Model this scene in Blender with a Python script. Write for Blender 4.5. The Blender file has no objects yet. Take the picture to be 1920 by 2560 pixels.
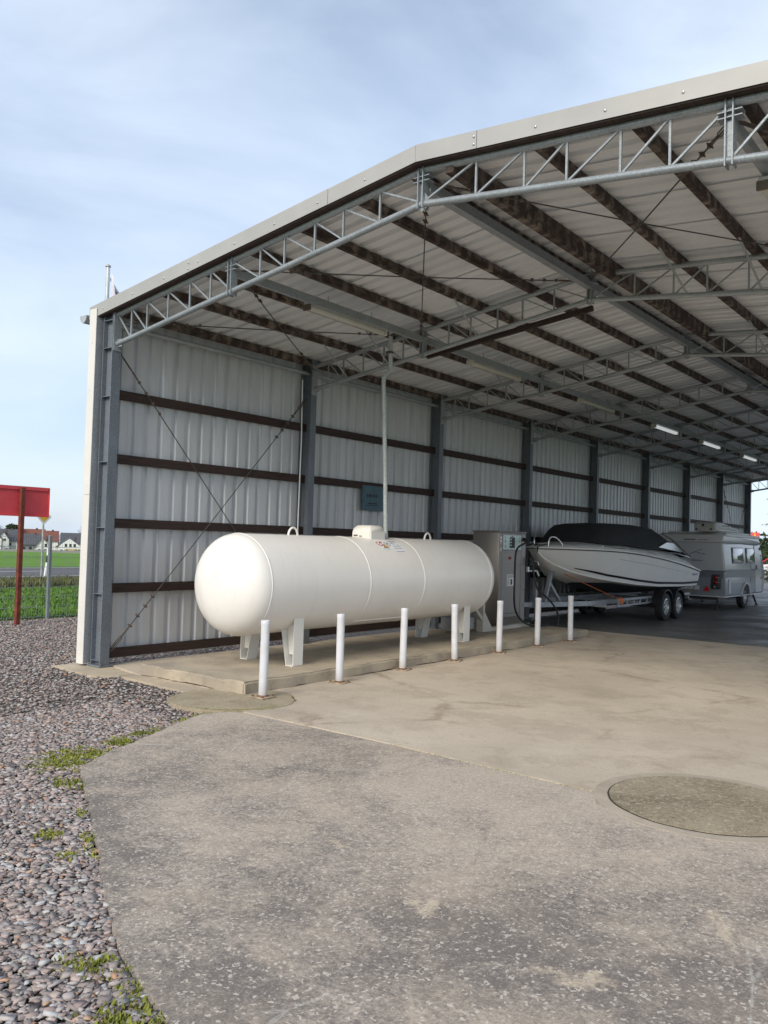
import bpy, bmesh, math, random
import numpy as np
from mathutils import Vector, Matrix, noise
random.seed(7); rng = np.random.default_rng(11)
S = bpy.context.scene
COL = S.collection
R = math.radians

# ------------------------------------------------------------------ camera
cam = bpy.data.cameras.new('camera'); camo = bpy.data.objects.new('camera', cam); COL.objects.link(camo)
yaw, pit, rol = -0.66292, 0.033464, 0.028804
fw = Vector((math.sin(yaw)*math.cos(pit), math.cos(yaw)*math.cos(pit), math.sin(pit)))
rt = Vector((math.cos(yaw), -math.sin(yaw), 0)); up = rt.cross(fw)
r2 = rt*math.cos(rol)+up*math.sin(rol); u2 = up*math.cos(rol)-rt*math.sin(rol)
m = Matrix((r2, u2, -fw)).transposed().to_4x4(); m.translation = Vector((9.5909, -6.4006, 1.7139))
camo.matrix_world = m
cam.sensor_fit = 'HORIZONTAL'; cam.sensor_width = 36; cam.lens = 39.687
cam.clip_start = 0.05; cam.clip_end = 6000
S.camera = camo

# ------------------------------------------------------------------ sky and sun
SUN_AZ, SUN_EL = R(172), R(33)          # compass style: from +Y towards +X
w = bpy.data.worlds.new('World'); S.world = w; w.use_nodes = True
nt = w.node_tree; nt.nodes.clear()
N = nt.nodes.new; LK = nt.links.new
out = N('ShaderNodeOutputWorld'); bg = N('ShaderNodeBackground'); sky = N('ShaderNodeTexSky')
sky.sky_type = 'NISHITA'; sky.sun_disc = False; sky.sun_elevation = SUN_EL; sky.sun_rotation = SUN_AZ
sky.air_density = 1.0; sky.dust_density = 1.2; sky.ozone_density = 1.5
tc = N('ShaderNodeTexCoord'); mp = N('ShaderNodeMapping'); mp.inputs['Scale'].default_value = (1.0, 1.0, 2.6)
mp.inputs['Rotation'].default_value = (0.25, 0.1, 0.4)
n1 = N('ShaderNodeTexNoise'); n1.inputs['Scale'].default_value = 1.7; n1.inputs['Detail'].default_value = 7; n1.inputs['Roughness'].default_value = .52
n1.inputs['Distortion'].default_value = .35
cr = N('ShaderNodeValToRGB'); cr.color_ramp.elements[0].position = .36; cr.color_ramp.elements[1].position = .64
cr.color_ramp.elements[0].color = (.40, .40, .40, 1); cr.color_ramp.elements[1].color = (.96, .96, .96, 1)
n2 = N('ShaderNodeTexNoise'); n2.inputs['Scale'].default_value = 3.3; n2.inputs['Detail'].default_value = 5
cc = N('ShaderNodeMix'); cc.data_type = 'RGBA'
cc.inputs[6].default_value = (4.5, 5.5, 7.0, 1); cc.inputs[7].default_value = (6.5, 7.2, 8.2, 1)
mx = N('ShaderNodeMix'); mx.data_type = 'RGBA'
LK(tc.outputs['Generated'], mp.inputs['Vector']); LK(mp.outputs['Vector'], n1.inputs['Vector']); LK(mp.outputs['Vector'], n2.inputs['Vector'])
LK(n1.outputs['Fac'], cr.inputs['Fac']); LK(cr.outputs['Color'], mx.inputs[0]); LK(n2.outputs['Fac'], cc.inputs[0])
LK(sky.outputs['Color'], mx.inputs[6]); LK(cc.outputs[2], mx.inputs[7]); LK(mx.outputs[2], bg.inputs['Color'])
bg.inputs['Strength'].default_value = 0.10
LK(bg.outputs['Background'], out.inputs['Surface'])
sl = bpy.data.lights.new('sun', 'SUN'); sl.energy = 2.1; sl.angle = R(28); sl.color = (1, .91, .78)
so = bpy.data.objects.new('sun', sl); COL.objects.link(so); so.location = (0, -30, 40)
sd = Vector((math.sin(SUN_AZ)*math.cos(SUN_EL), math.cos(SUN_AZ)*math.cos(SUN_EL), math.sin(SUN_EL)))
so.rotation_euler = sd.to_track_quat('Z', 'Y').to_euler()
S.view_settings.view_transform = 'Standard'; S.view_settings.look = 'None'
S.view_settings.exposure = 0.65; S.view_settings.gamma = 1.0

# ------------------------------------------------------------------ materials
class NT:
    def __init__(s, name):
        s.m = bpy.data.materials.new(name); s.m.use_nodes = True; s.t = s.m.node_tree
        s.p = s.t.nodes['Principled BSDF']; s.co = s.t.nodes.new('ShaderNodeTexCoord').outputs['Object']
    def n(s, kind, **kw):
        nd = s.t.nodes.new(kind)
        for k, v_ in kw.items(): nd.inputs[k].default_value = v_
        return nd
    def l(s, a, b): s.t.links.new(a, b)
    def map(s, scale=(1, 1, 1), rot=(0, 0, 0)):
        nd = s.n('ShaderNodeMapping', Scale=scale, Rotation=rot); s.l(s.co, nd.inputs['Vector']); return nd.outputs['Vector']
    def noise(s, scale, detail=5, rough=.55, dist=0, vec=None):
        nd = s.n('ShaderNodeTexNoise', Scale=scale, Detail=detail, Roughness=rough, Distortion=dist)
        s.l(vec or s.co, nd.inputs['Vector']); return nd.outputs['Fac']
    def vor(s, scale, feature='F1', out='Distance', vec=None, rnd=1):
        nd = s.n('ShaderNodeTexVoronoi', Scale=scale, Randomness=rnd); nd.feature = feature
        s.l(vec or s.co, nd.inputs['Vector']); return nd.outputs[out]
    def ramp(s, fac, stops):
        nd = s.n('ShaderNodeValToRGB'); e = nd.color_ramp.elements
        while len(e) < len(stops): e.new(.5)
        for i, (p_, c) in enumerate(stops):
            e[i].position = p_; e[i].color = (c, c, c, 1) if not hasattr(c, '__len__') else (*c[:3], 1)
        s.l(fac, nd.inputs['Fac']); return nd.outputs['Color']
    def mix(s, fac, a, b, mode='MIX'):
        nd = s.n('ShaderNodeMix'); nd.data_type = 'RGBA'; nd.blend_type = mode
        for v_, i in ((fac, 0), (a, 6), (b, 7)):
            if hasattr(v_, 'is_linked'): s.l(v_, nd.inputs[i])
            elif i == 0: nd.inputs[0].default_value = v_
            else: nd.inputs[i].default_value = (*v_[:3], 1)
        return nd.outputs[2]
    def math(s, op, a, b=0, clamp=False):
        nd = s.n('ShaderNodeMath'); nd.operation = op; nd.use_clamp = clamp
        for v_, i in ((a, 0), (b, 1)):
            if hasattr(v_, 'is_linked'): s.l(v_, nd.inputs[i])
            else: nd.inputs[i].default_value = v_
        return nd.outputs[0]
    def xyz(s):
        nd = s.n('ShaderNodeSeparateXYZ'); s.l(s.co, nd.inputs[0]); return nd.outputs
    def rand(s): return s.n('ShaderNodeObjectInfo').outputs['Random']
    def col(s, c):
        if hasattr(c, 'is_linked'): s.l(c, s.p.inputs['Base Color'])
        else: s.p.inputs['Base Color'].default_value = (*c[:3], 1)
    def rough(s, r_):
        if hasattr(r_, 'is_linked'): s.l(r_, s.p.inputs['Roughness'])
        else: s.p.inputs['Roughness'].default_value = r_
    def bump(s, h, strength=.3, dist=.01):
        nd = s.n('ShaderNodeBump', Strength=strength, Distance=dist); s.l(h, nd.inputs['Height']); s.l(nd.outputs[0], s.p.inputs['Normal'])

def plain(name, c, rough=.5, metal=0, var=.18, scale=6, bump=0, bscale=60, rv=0):
    t = NT(name); lo = [max(0, k*(1-var)) for k in c]; hi = [min(1, k*(1+var)) for k in c]
    f = t.noise(scale, 6, .6); f = t.ramp(f, [(.3, 0.), (.7, 1.)])
    cl = t.mix(f, lo, hi)
    if rv: cl = t.mix(t.math('MULTIPLY', t.rand(), rv), cl, (0, 0, 0))
    t.col(cl); t.rough(rough); t.p.inputs['Metallic'].default_value = metal
    if bump: t.bump(t.noise(bscale, 4), bump, .004)
    return t.m

MT = {}
def galv(name, c, metal=.45, rough=.42):
    t = NT(name)
    sp = t.vor(90, out='Color'); bw = t.n('ShaderNodeRGBToBW'); t.l(sp, bw.inputs[0])
    big = t.noise(3, 5)
    f = t.math('ADD', t.math('MULTIPLY', bw.outputs[0], .5), t.math('MULTIPLY', big, .6))
    t.col(t.mix(t.ramp(f, [(.3, 0.), (.85, 1.)]), [k*.72 for k in c], [min(1, k*1.22) for k in c]))
    t.rough(rough); t.p.inputs['Metallic'].default_value = metal
    t.bump(t.noise(40, 3), .06, .003)
    return t.m
MT['galv'] = galv('galvanised_steel', (.36, .385, .405), .3)
MT['galv_l'] = galv('bright_galvanised_tube', (.28, .31, .33), .3, .45)
MT['col'] = galv('column_steel', (.17, .195, .225), .25, .5)
MT['pipe'] = galv('old_galvanised_pipe', (.50, .55, .54), .2, .5)
MT['cable'] = plain('steel_wire_rope', (.09, .09, .09), .5, .6)
MT['rustybolt'] = plain('weathered_fitting', (.14, .11, .09), .6, .4)

def sheet(name, c, dirt):
    t = NT(name)
    st = t.noise(1.4, 6, .6, .2, t.map((3, 3, .35)))
    fine = t.noise(30, 4)
    cl = t.mix(t.ramp(st, [(.35, 0.), (.75, 1.)]), c, [k*dirt for k in c])
    cl = t.mix(t.math('MULTIPLY', t.rand(), .12), cl, [k*.6 for k in c])
    cl = t.mix(t.math('MULTIPLY', fine, .10), cl, (.25, .24, .22))
    t.col(cl); t.rough(.42); t.p.inputs['Metallic'].default_value = .12
    return t.m
MT['wall'] = sheet('wall_sheet_coating', (.66, .68, .70), .76)
MT['roof'] = sheet('roof_sheet_coating', (.85, .87, .875), .95)

def wood(name, stained):
    t = NT(name)
    g = t.noise(6, 6, .6, .3, t.map((8, .5, 8)))
    c = t.mix(t.ramp(g, [(.3, 0.), (.75, 1.)]), (.016, .009, .008), (.062, .034, .025))
    if stained:
        x, y, z = t.xyz()
        ph = t.math('ADD', y, t.math('MULTIPLY', t.noise(2.1, 3), .11))
        wv = t.math('SINE', t.math('MULTIPLY', ph, 2*math.pi/.234375))
        nz = t.noise(3.6, 6, .66, .7, t.map((1, 1.9, 2.2)))
        f = t.math('ADD', t.math('MULTIPLY', wv, .055), nz)
        f = t.ramp(f, [(.45, 0.), (.63, 1.)])
        f2 = t.ramp(t.noise(1.3, 5, .6), [(.36, .15), (.62, .9)])
        c = t.mix(t.math('MULTIPLY', f, f2), c, (.27, .22, .175))
    t.col(c); t.rough(.72); t.bump(g, .25, .006)
    return t.m
MT['girt'] = wood('dark_impregnated_timber', False)
MT['purlin'] = wood('water_stained_timber', True)

MT['white_trim'] = plain('cream_trim_coating', (.66, .645, .61), .38, 0, .05, 2)
MT['fascia'] = plain('grey_fascia_coating', (.37, .365, .35), .42, .1, .08, 1.5)
MT['zinc'] = plain('zinc_gutter', (.45, .47, .48), .45, .3)
MT['screw'] = plain('screw_head', (.55, .55, .55), .3, .7)

def paint(name, c, rough=.32, dirt=.06, dc=(.35, .27, .18)):
    t = NT(name); f = t.noise(1.2, 7, .62); g = t.noise(14, 5)
    cl = t.mix(t.math('MULTIPLY', t.ramp(f, [(.4, 0.), (.8, 1.)]), dirt*3), c, dc)
    cl = t.mix(t.math('MULTIPLY', t.ramp(g, [(.62, 0.), (.8, 1.)]), dirt), cl, dc)
    t.col(cl); t.rough(t.ramp(g, [(.2, rough), (.8, min(1, rough+.15))]))
    return t.m
def tank_mat():
    t = NT('white_tank_paint'); f = t.noise(1.1, 7, .62); g = t.noise(14, 6, .7); st = t.noise(5, 6, .65, 0, t.map((1, 4.5, .35)))
    c = t.mix(t.math('MULTIPLY', t.ramp(f, [(.4, 0.), (.8, 1.)]), .13), (.80, .785, .75), (.42, .33, .22))
    c = t.mix(t.math('MULTIPLY', t.ramp(st, [(.54, 0.), (.76, 1.)]), .16), c, (.40, .33, .24))
    c = t.mix(t.math('MULTIPLY', t.ramp(g, [(.66, 0.), (.8, 1.)]), .14), c, (.30, .22, .14))
    sp = t.ramp(t.vor(7), [(.012, 1.), (.022, 0.)]); c = t.mix(t.math('MULTIPLY', sp, .8), c, (.13, .08, .05))
    t.col(c); t.rough(t.ramp(g, [(.2, .28), (.8, .46)])); t.bump(t.noise(3, 3), .05, .02)
    return t.m
MT['tank'] = tank_mat()
MT['tank_leg'] = paint('white_leg_paint', (.74, .73, .68), .4, .10)
def bollard_mat():
    t = NT('white_bollard_paint'); x, y, z = t.xyz(); g = t.noise(22, 6, .7); f = t.noise(5, 6, .65)
    vec = t.n('ShaderNodeVectorMath'); vec.operation = 'ADD'; t.l(t.co, vec.inputs[0]); oi = t.n('ShaderNodeObjectInfo'); t.l(oi.outputs['Location'], vec.inputs[1])
    g = t.noise(26, 6, .7, 0, vec.outputs[0]); f = t.noise(6, 6, .65, 0, vec.outputs[0])
    c = t.mix(t.math('MULTIPLY', t.ramp(f, [(.42, 0.), (.75, 1.)]), .35), (.62, .64, .68), (.36, .34, .31))
    low = t.ramp(t.math('ADD', z, t.math('MULTIPLY', f, .25)), [(.10, 1.), (.30, 0.)])
    c = t.mix(t.math('MULTIPLY', low, .6), c, (.27, .20, .14))
    c = t.mix(t.ramp(g, [(.68, 0.), (.72, .9)]), c, (.16, .10, .07))
    t.col(c); t.rough(.45); return t.m
MT['bollard'] = bollard_mat()
MT['cream'] = paint('cream_frame_paint', (.60, .57, .49), .45, .2, (.25, .15, .09))
MT['rust'] = plain('rusty_plate', (.16, .085, .045), .85, .1, .5, 20, .5)
MT['plate'] = plain('bollard_foot_plate', (.34, .27, .20), .8, .1, .5, 25, .4)
MT['stainless'] = None
def stainless():
    t = NT('brushed_stainless'); g = t.noise(4, 4, .6, 0, t.map((60, 60, 1)))
    t.col(t.mix(g, (.25, .23, .21), (.35, .325, .30))); t.rough(.42); t.p.inputs['Metallic'].default_value = .75
    return t.m
MT['stainless'] = stainless()
MT['steel_d'] = plain('dark_steel_trim', (.10, .095, .09), .45, .5)
MT['black'] = plain('black_rubber', (.018, .018, .02), .55)
MT['tyre'] = plain('tyre_rubber', (.022, .022, .024), .75, 0, .3, 30, .2)
MT['chrome'] = plain('polished_steel', (.62, .63, .64), .18, .95, .05)
MT['rim'] = plain('alloy_rim', (.52, .53, .54), .3, .8)
MT['white'] = plain('white_print', (.80, .81, .82), .5, 0, .04)
MT['screen'] = plain('pale_display_panel', (.55, .70, .68), .25, 0, .06)
MT['ink'] = plain('black_print', (.02, .025, .03), .5)
MT['blueink'] = plain('blue_grey_print', (.25, .29, .38), .5)
MT['redink'] = plain('red_print', (.50, .05, .05), .5)
MT['yellowink'] = plain('yellow_print', (.75, .42, .05), .5)
MT['teal'] = plain('dark_teal_board', (.03, .095, .125), .4)
MT['tealink'] = plain('dark_blue_print', (.008, .012, .03), .5)
MT['orange'] = plain('orange_webbing', (.62, .17, .05), .7)
MT['olive'] = plain('yellow_webbing', (.35, .30, .12), .7)
MT['gel'] = paint('white_gelcoat', (.84, .83, .79), .16, .02)
MT['antifoul_shade'] = plain('dark_hull_paint_shade', (.03, .033, .037), .5)  # dark bottom paint with the shade under the hull coloured in
MT['stripe'] = plain('black_hull_stripe', (.012, .012, .014), .35)
MT['canvas'] = plain('black_canvas', (.020, .021, .024), .85, 0, .3, 5, .3, 40)
MT['smoke'] = plain('smoked_acrylic', (.05, .055, .06), .08)
MT['car_w'] = plain('caravan_body_paint', (.60, .61, .62), .14, .05, .03)
MT['car_l'] = plain('caravan_lower_paint', (.36, .385, .415), .2, .1, .04)
MT['car_roof'] = plain('caravan_roof_paint', (.62, .62, .60), .3, 0, .05)
MT['car_g'] = plain('caravan_grey_band', (.22, .24, .265), .28, .1, .05)
MT['car_d'] = plain('caravan_decal_grey', (.05, .055, .06), .4)
MT['ac'] = plain('grey_plastic_box', (.47, .48, .46), .45)
MT['redlamp'] = plain('red_lamp_lens', (.30, .015, .015), .15)
MT['redrefl'] = plain('red_reflector', (.85, .02, .02), .3)
MT['tintglass'] = plain('window_acrylic', (.45, .47, .48), .06, .6, .03)
MT['signred'] = plain('red_sign_paint', (.70, .075, .085), .5, 0, .08)
MT['rustpole'] = plain('rust_red_pole', (.16, .035, .02), .7, .1, .45, 9, .3)
MT['sign_y'] = plain('yellow_sign_face', (.80, .45, .03), .4)
MT['sign_w'] = plain('white_sign_face', (.78, .79, .78), .4)
MT['postgrey'] = plain('grey_sign_post', (.36, .37, .36), .5, .3)
MT['flag'] = plain('white_flag_cloth', (.62, .62, .70), .8)
MT['poleal'] = plain('aluminium_pole', (.48, .51, .53), .4, .3)
MT['slate'] = plain('slate_tiles', (.07, .075, .085), .7, 0, .25, 2)
MT['tile'] = plain('brown_red_tiles', (.17, .065, .045), .8, 0, .3, 2)
MT['tile_d'] = plain('dark_brown_tiles', (.09, .06, .055), .8, 0, .3, 2)
MT['render_w'] = plain('white_house_render', (.74, .74, .72), .8, 0, .06, 1)
MT['render_y'] = plain('ochre_house_render', (.55, .42, .22), .8, 0, .1, 1)
MT['render_g_shade'] = plain('grey_and_shade_render', (.28, .27, .26), .8, 0, .1, 1)  # grey of the garden wall, and shade coloured into the low house walls
MT['hglass'] = plain('house_window_glass', (.035, .04, .05), .1)
MT['hframe'] = plain('house_window_frame', (.65, .65, .63), .5)
MT['timber'] = plain('house_timber', (.05, .03, .02), .7)
MT['bark'] = plain('bark', (.07, .055, .045), .9, 0, .4, 12, .4)
MT['carwhite'] = plain('white_car_paint', (.72, .73, .74), .15, 0, .03)
MT['carred'] = plain('red_car_paint', (.55, .03, .05), .15, 0, .03)
MT['glass'] = plain('car_glass', (.02, .025, .03), .05)

def foliage(name, a, b, rough=.7):
    t = NT(name); f = t.noise(3.5, 4); g = t.vor(9, out='Color'); bw = t.n('ShaderNodeRGBToBW'); t.l(g, bw.inputs[0])
    c = t.mix(t.ramp(f, [(.3, 0.), (.7, 1.)]), a, b); c = t.mix(t.math('MULTIPLY', bw.outputs[0], .4), c, [k*.5 for k in a])
    t.col(c); t.rough(rough); t.p.inputs['Specular IOR Level'].default_value = .25
    return t.m
MT['spruce'] = foliage('spruce_needles', (.035, .055, .028), (.085, .115, .05))
MT['hedge'] = foliage('hedge_leaves', (.022, .04, .016), (.05, .08, .03))
MT['moss'] = foliage('moss_green', (.16, .18, .038), (.31, .33, .065), .9)
MT['grass'] = foliage('grass_blades', (.08, .17, .025), (.16, .28, .05), .8)
MT['rough'] = foliage('rough_verge', (.11, .125, .045), (.20, .20, .08), .9)

def lamp_mat(lit):
    t = NT('lit_diffuser' if lit else 'aged_diffuser')
    t.col(t.mix(t.noise(3, 4), (.48, .46, .39), (.60, .59, .53))); t.rough(.35)
    if lit:
        t.p.inputs['Emission Color'].default_value = (.92, .98, 1, 1); t.p.inputs['Emission Strength'].default_value = .3
    return t.m
MT['lamp'] = lamp_mat(False); MT['lamp_on'] = lamp_mat(True)

# concrete family
def apron_mat():
    t = NT('weathered_apron_concrete')
    L1 = t.noise(.42, 5, .55, .4); L2 = t.noise(1.6, 5, .6, .3)
    big = t.math('ADD', t.math('MULTIPLY', L1, .65), t.math('MULTIPLY', L2, .35))
    mott = t.noise(34, 9, .74, .6)
    med = t.noise(8, 7, .68, .5)
    s = t.math('ADD', t.math('MULTIPLY', mott, .66), t.math('MULTIPLY', med, .34))
    s = t.math('ADD', s, t.math('MULTIPLY', t.math('SUBTRACT', big, .5), .95))
    gx_, gy_, gz_ = t.xyz()
    near = t.ramp(t.math('ADD', t.math('MULTIPLY', gy_, .25), t.math('ADD', t.math('MULTIPLY', gx_, .055), .62)), [(.0, 0.), (1., 1.)])
    s = t.math('ADD', s, t.math('MULTIPLY', t.math('SUBTRACT', near, .45), .13))
    film = t.ramp(s, [(.385, 0.), (.47, .38), (.53, .68), (.63, 1.)])
    c = t.mix(film, (.150, .130, .116), (.475, .405, .330))
    grit = t.ramp(t.noise(75, 6, .75, .3), [(.36, 0.), (.64, 1.)])
    c = t.mix(t.ramp(grit, [(0., .42), (.5, .0)]), c, (.13, .113, .10)); c = t.mix(t.ramp(grit, [(.5, 0.), (1., .40)]), c, (.50, .435, .36))
    sq = t.ramp(t.math('ABSOLUTE', t.math('SUBTRACT', t.noise(21, 5, .6, .9), .5)), [(.0, 1.), (.035, 0.)])
    c = t.mix(t.math('MULTIPLY', sq, .45), c, (.125, .110, .10))
    c = t.mix(t.math('MULTIPLY', t.ramp(L2, [(.45, 0.), (.75, 1.)]), .4), c, (.44, .355, .265))
    bl = t.noise(1.15, 5, .6, .8); blm = t.ramp(t.math('ADD', bl, t.math('MULTIPLY', mott, .16)), [(.715, 0.), (.78, 1.)])
    c = t.mix(t.math('MULTIPLY', blm, .8), c, (.52, .43, .315))
    # light chips of aggregate: warped cells so that no chip is round
    wn = t.n('ShaderNodeTexNoise', Scale=38, Detail=3); t.l(t.co, wn.inputs['Vector'])
    wm = t.n('ShaderNodeVectorMath'); wm.operation = 'MULTIPLY_ADD'; t.l(wn.outputs['Color'], wm.inputs[0]); wm.inputs[1].default_value = (.05, .05, .0); t.l(t.co, wm.inputs[2])
    wv = wm.outputs[0]; chips = None
    for sc, thr0, gain in ((60, .2, .4), (34, .24, .34), (17, .30, .40)):
        vd = t.vor(sc, vec=wv); vc = t.vor(sc, out='Color', vec=wv); sp = t.n('ShaderNodeSeparateColor'); t.l(vc, sp.inputs[0])
        sel = t.math('MULTIPLY', t.math('SUBTRACT', sp.outputs[0], {60: .55, 34: .66, 17: .87}[sc]), gain*2)
        one = t.ramp(t.math('SUBTRACT', sel, t.math('MULTIPLY', vd, .62)), [(.0, 0.), (.05, 1.)])
        chips = one if chips is None else t.math('MAXIMUM', chips, one)
    c = t.mix(t.math('MULTIPLY', chips, .75), c, (.56, .50, .43))
    # fine dark pits
    pit = t.ramp(t.noise(95, 3, .6), [(.30, 1.), (.40, 0.)])
    c = t.mix(t.math('MULTIPLY', pit, .55), c, (.085, .075, .068))
    # pale hairline cracks
    ed = t.vor(.85, 'DISTANCE_TO_EDGE', vec=t.map((1, 1.0, 1))); jit = t.math('MULTIPLY', t.math('SUBTRACT', t.noise(9, 5), .5), .04)
    ck = t.ramp(t.math('ABSOLUTE', t.math('ADD', ed, jit)), [(.0, 1.), (.006, 0.)])
    ck = t.math('MULTIPLY', ck, t.ramp(t.noise(.9, 3), [(.5, 0.), (.62, .7)]))
    c = t.mix(ck, c, (.46, .44, .40))
    t.col(c); t.rough(.88)
    hh = t.math('ADD', t.math('MULTIPLY', mott, .6), t.math('MULTIPLY', chips, .3)); t.bump(hh, .5, .006)
    return t.m
def floor_mat():
    t = NT('stained_shed_concrete')
    L1 = t.noise(.45, 8, .6, .25); L2 = t.noise(1.7, 9, .68, .2); fine = t.noise(40, 6, .65)
    c = t.mix(t.ramp(L1, [(.35, 0.), (.70, 1.)]), (.61, .53, .42), (.45, .385, .305))
    rip = t.ramp(t.math('ADD', L2, t.math('MULTIPLY', fine, .08)), [(.54, 0.), (.62, .4), (.65, .2), (.74, .7)])
    c = t.mix(t.math('MULTIPLY', rip, .7), c, (.25, .195, .145))
    pale = t.ramp(t.noise(1.3, 5, .6, .5), [(.56, 0.), (.72, 1.)])
    c = t.mix(t.math('MULTIPLY', pale, .7), c, (.62, .55, .44))
    pits = t.ramp(t.noise(16, 6, .7, .4, t.map((1, 2.2, 1))), [(.24, 1.), (.36, 0.)])
    c = t.mix(t.math('MULTIPLY', pits, .75), c, (.12, .10, .08))
    c = t.mix(t.math('MULTIPLY', t.ramp(fine, [(.35, 0.), (.7, 1.)]), .32), c, (.25, .21, .165)); c = t.mix(t.math('MULTIPLY', t.ramp(t.noise(11, 8, .75, .3), [(.52, 0.), (.70, 1.)]), .30), c, (.28, .235, .18))
    ed = t.vor(.38, 'DISTANCE_TO_EDGE'); jit = t.math('MULTIPLY', t.math('SUBTRACT', t.noise(3.5, 6, .65), .5), .16)
    ck = t.ramp(t.math('ABSOLUTE', t.math('ADD', ed, jit)), [(.0, 1.), (.022, 0.)])
    ck = t.math('MULTIPLY', ck, t.ramp(t.noise(.7, 3), [(.44, 0.), (.60, .55)]))
    c = t.mix(ck, c, (.22, .155, .11))
    t.col(c); t.rough(t.ramp(L2, [(.3, .62), (.7, .8)])); t.bump(fine, .2, .004)
    return t.m
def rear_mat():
    t = NT('dark_grey_floor')  # mottled dark grey over the whole rear floor
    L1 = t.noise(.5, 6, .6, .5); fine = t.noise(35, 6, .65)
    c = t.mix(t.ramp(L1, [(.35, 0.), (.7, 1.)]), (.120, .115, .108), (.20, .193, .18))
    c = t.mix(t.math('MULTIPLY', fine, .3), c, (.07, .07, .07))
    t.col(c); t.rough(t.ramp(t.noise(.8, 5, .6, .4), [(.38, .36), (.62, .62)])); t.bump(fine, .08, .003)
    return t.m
def slab_mat(name, a, b, moss=0., speck=.0):
    t = NT(name); L1 = t.noise(1.5, 6, .6, .5); fine = t.noise(38, 7, .7)
    c = t.mix(t.ramp(L1, [(.35, 0.), (.66, 1.)]), a, b)
    c = t.mix(t.math('MULTIPLY', t.ramp(t.noise(4, 6, .65, .6), [(.58, 0.), (.75, 1.)]), .6), c, [k*.45 for k in a])
    c = t.mix(t.math('MULTIPLY', t.ramp(fine, [(.5, 0.), (.75, 1.)]), .5), c, [k*.6 for k in b])
    if speck:
        n8 = t.noise(30, 9, .78, .8); c = t.mix(t.math('MULTIPLY', t.ramp(n8, [(.50, 0.), (.60, 1.)]), speck), c, (.44, .385, .29))
        c = t.mix(t.math('MULTIPLY', t.ramp(t.noise(52, 6, .7, .5), [(.34, 1.), (.45, 0.)]), speck), c, (.085, .068, .042))
    if moss:
        mk = t.ramp(t.math('ADD', t.noise(5, 6, .7), t.math('MULTIPLY', t.noise(1.2, 3), .4)), [(.66, 0.), (.84, 1.)])
        c = t.mix(t.math('MULTIPLY', mk, moss), c, (.10, .10, .022))
    t.col(c); t.rough(.9); t.bump(fine, .45, .008)
    return t.m
MT['apron'] = apron_mat(); MT['floor'] = floor_mat(); MT['rear'] = rear_mat()
MT['slab'] = slab_mat('tank_slab_concrete', (.47, .40, .295), (.30, .26, .205))
MT['strip'] = slab_mat('footing_concrete', (.50, .42, .30), (.38, .32, .24))
MT['pad'] = slab_mat('mossy_pad_concrete', (.28, .232, .155), (.38, .32, .23), .20, .55)
MT['cover'] = slab_mat('mossy_cover_concrete', (.17, .138, .088), (.33, .272, .19), .06, .85)
MT['ring'] = slab_mat('cover_ring_concrete', (.46, .40, .32), (.36, .31, .245), .1)
MT['joint'] = plain('dark_joint', (.04, .036, .028), .95, 0, .3, 12)

def gravel_mat(stones):
    t = NT('gravel_stone' if stones else 'gravel_bed')
    if stones:
        a = t.n('ShaderNodeAttribute'); a.attribute_name = 'tint'; c = a.outputs['Color']
        c = t.mix(t.math('MULTIPLY', t.noise(60, 4), .35), c, (.16, .15, .145))
    else:
        vc = t.vor(24, out='Color', vec=t.map((1, 1.0, 1))); sp = t.n('ShaderNodeSeparateColor'); t.l(vc, sp.inputs[0])
        vd = t.vor(24)
        c = t.ramp(sp.outputs[0], [(.0, (.17, .145, .14)), (.35, (.26, .235, .228)), (.6, (.31, .25, .23)), (.85, (.36, .335, .32)), (1., (.38, .24, .17))])
        c = t.mix(t.ramp(vd, [(.25, 0.), (.6, 1.)]), c, (.10, .088, .08))
        t.bump(t.ramp(vd, [(.1, 1.), (.55, 0.)]), 1.0, .03)
    t.col(c); t.rough(.95); t.p.inputs['Specular IOR Level'].default_value = .15
    return t.m
MT['stones'] = gravel_mat(True); MT['gravel'] = gravel_mat(False)
def ground_mat(name, a, b, c3, sc=1.):
    t = NT(name); f = t.noise(.35*sc, 7, .6); g = t.noise(6*sc, 7, .7); h = t.noise(40, 4, .6)
    c = t.mix(t.ramp(f, [(.35, 0.), (.68, 1.)]), a, b); c = t.mix(t.math('MULTIPLY', t.ramp(g, [(.5, 0.), (.72, 1.)]), .6), c, c3)
    c = t.mix(t.math('MULTIPLY', h, .45), c, [k*.35 for k in a])
    t.col(c); t.rough(.95); t.p.inputs['Specular IOR Level'].default_value = .1; t.bump(t.math('ADD', g, h), .7, .05)
    return t.m
MT['lawn'] = ground_mat('lawn_ground', (.10, .20, .03), (.15, .265, .045), (.17, .23, .06))
MT['field'] = ground_mat('green_field', (.125, .25, .04), (.17, .31, .055), (.14, .22, .05), .3)
MT['verge'] = ground_mat('rough_verge_ground', (.13, .145, .055), (.18, .18, .075), (.09, .09, .045))
MT['asphalt'] = ground_mat('road_asphalt', (.14, .14, .145), (.18, .18, .185), (.12, .12, .12))
MT['yard'] = ground_mat('yard_paving', (.24, .24, .245), (.30, .30, .30), (.20, .20, .20))
MT['sand'] = ground_mat('pale_gravel_ground', (.34, .30, .23), (.40, .36, .29), (.28, .25, .20))
MT['mark'] = plain('white_road_paint', (.66, .66, .64), .7)

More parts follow.
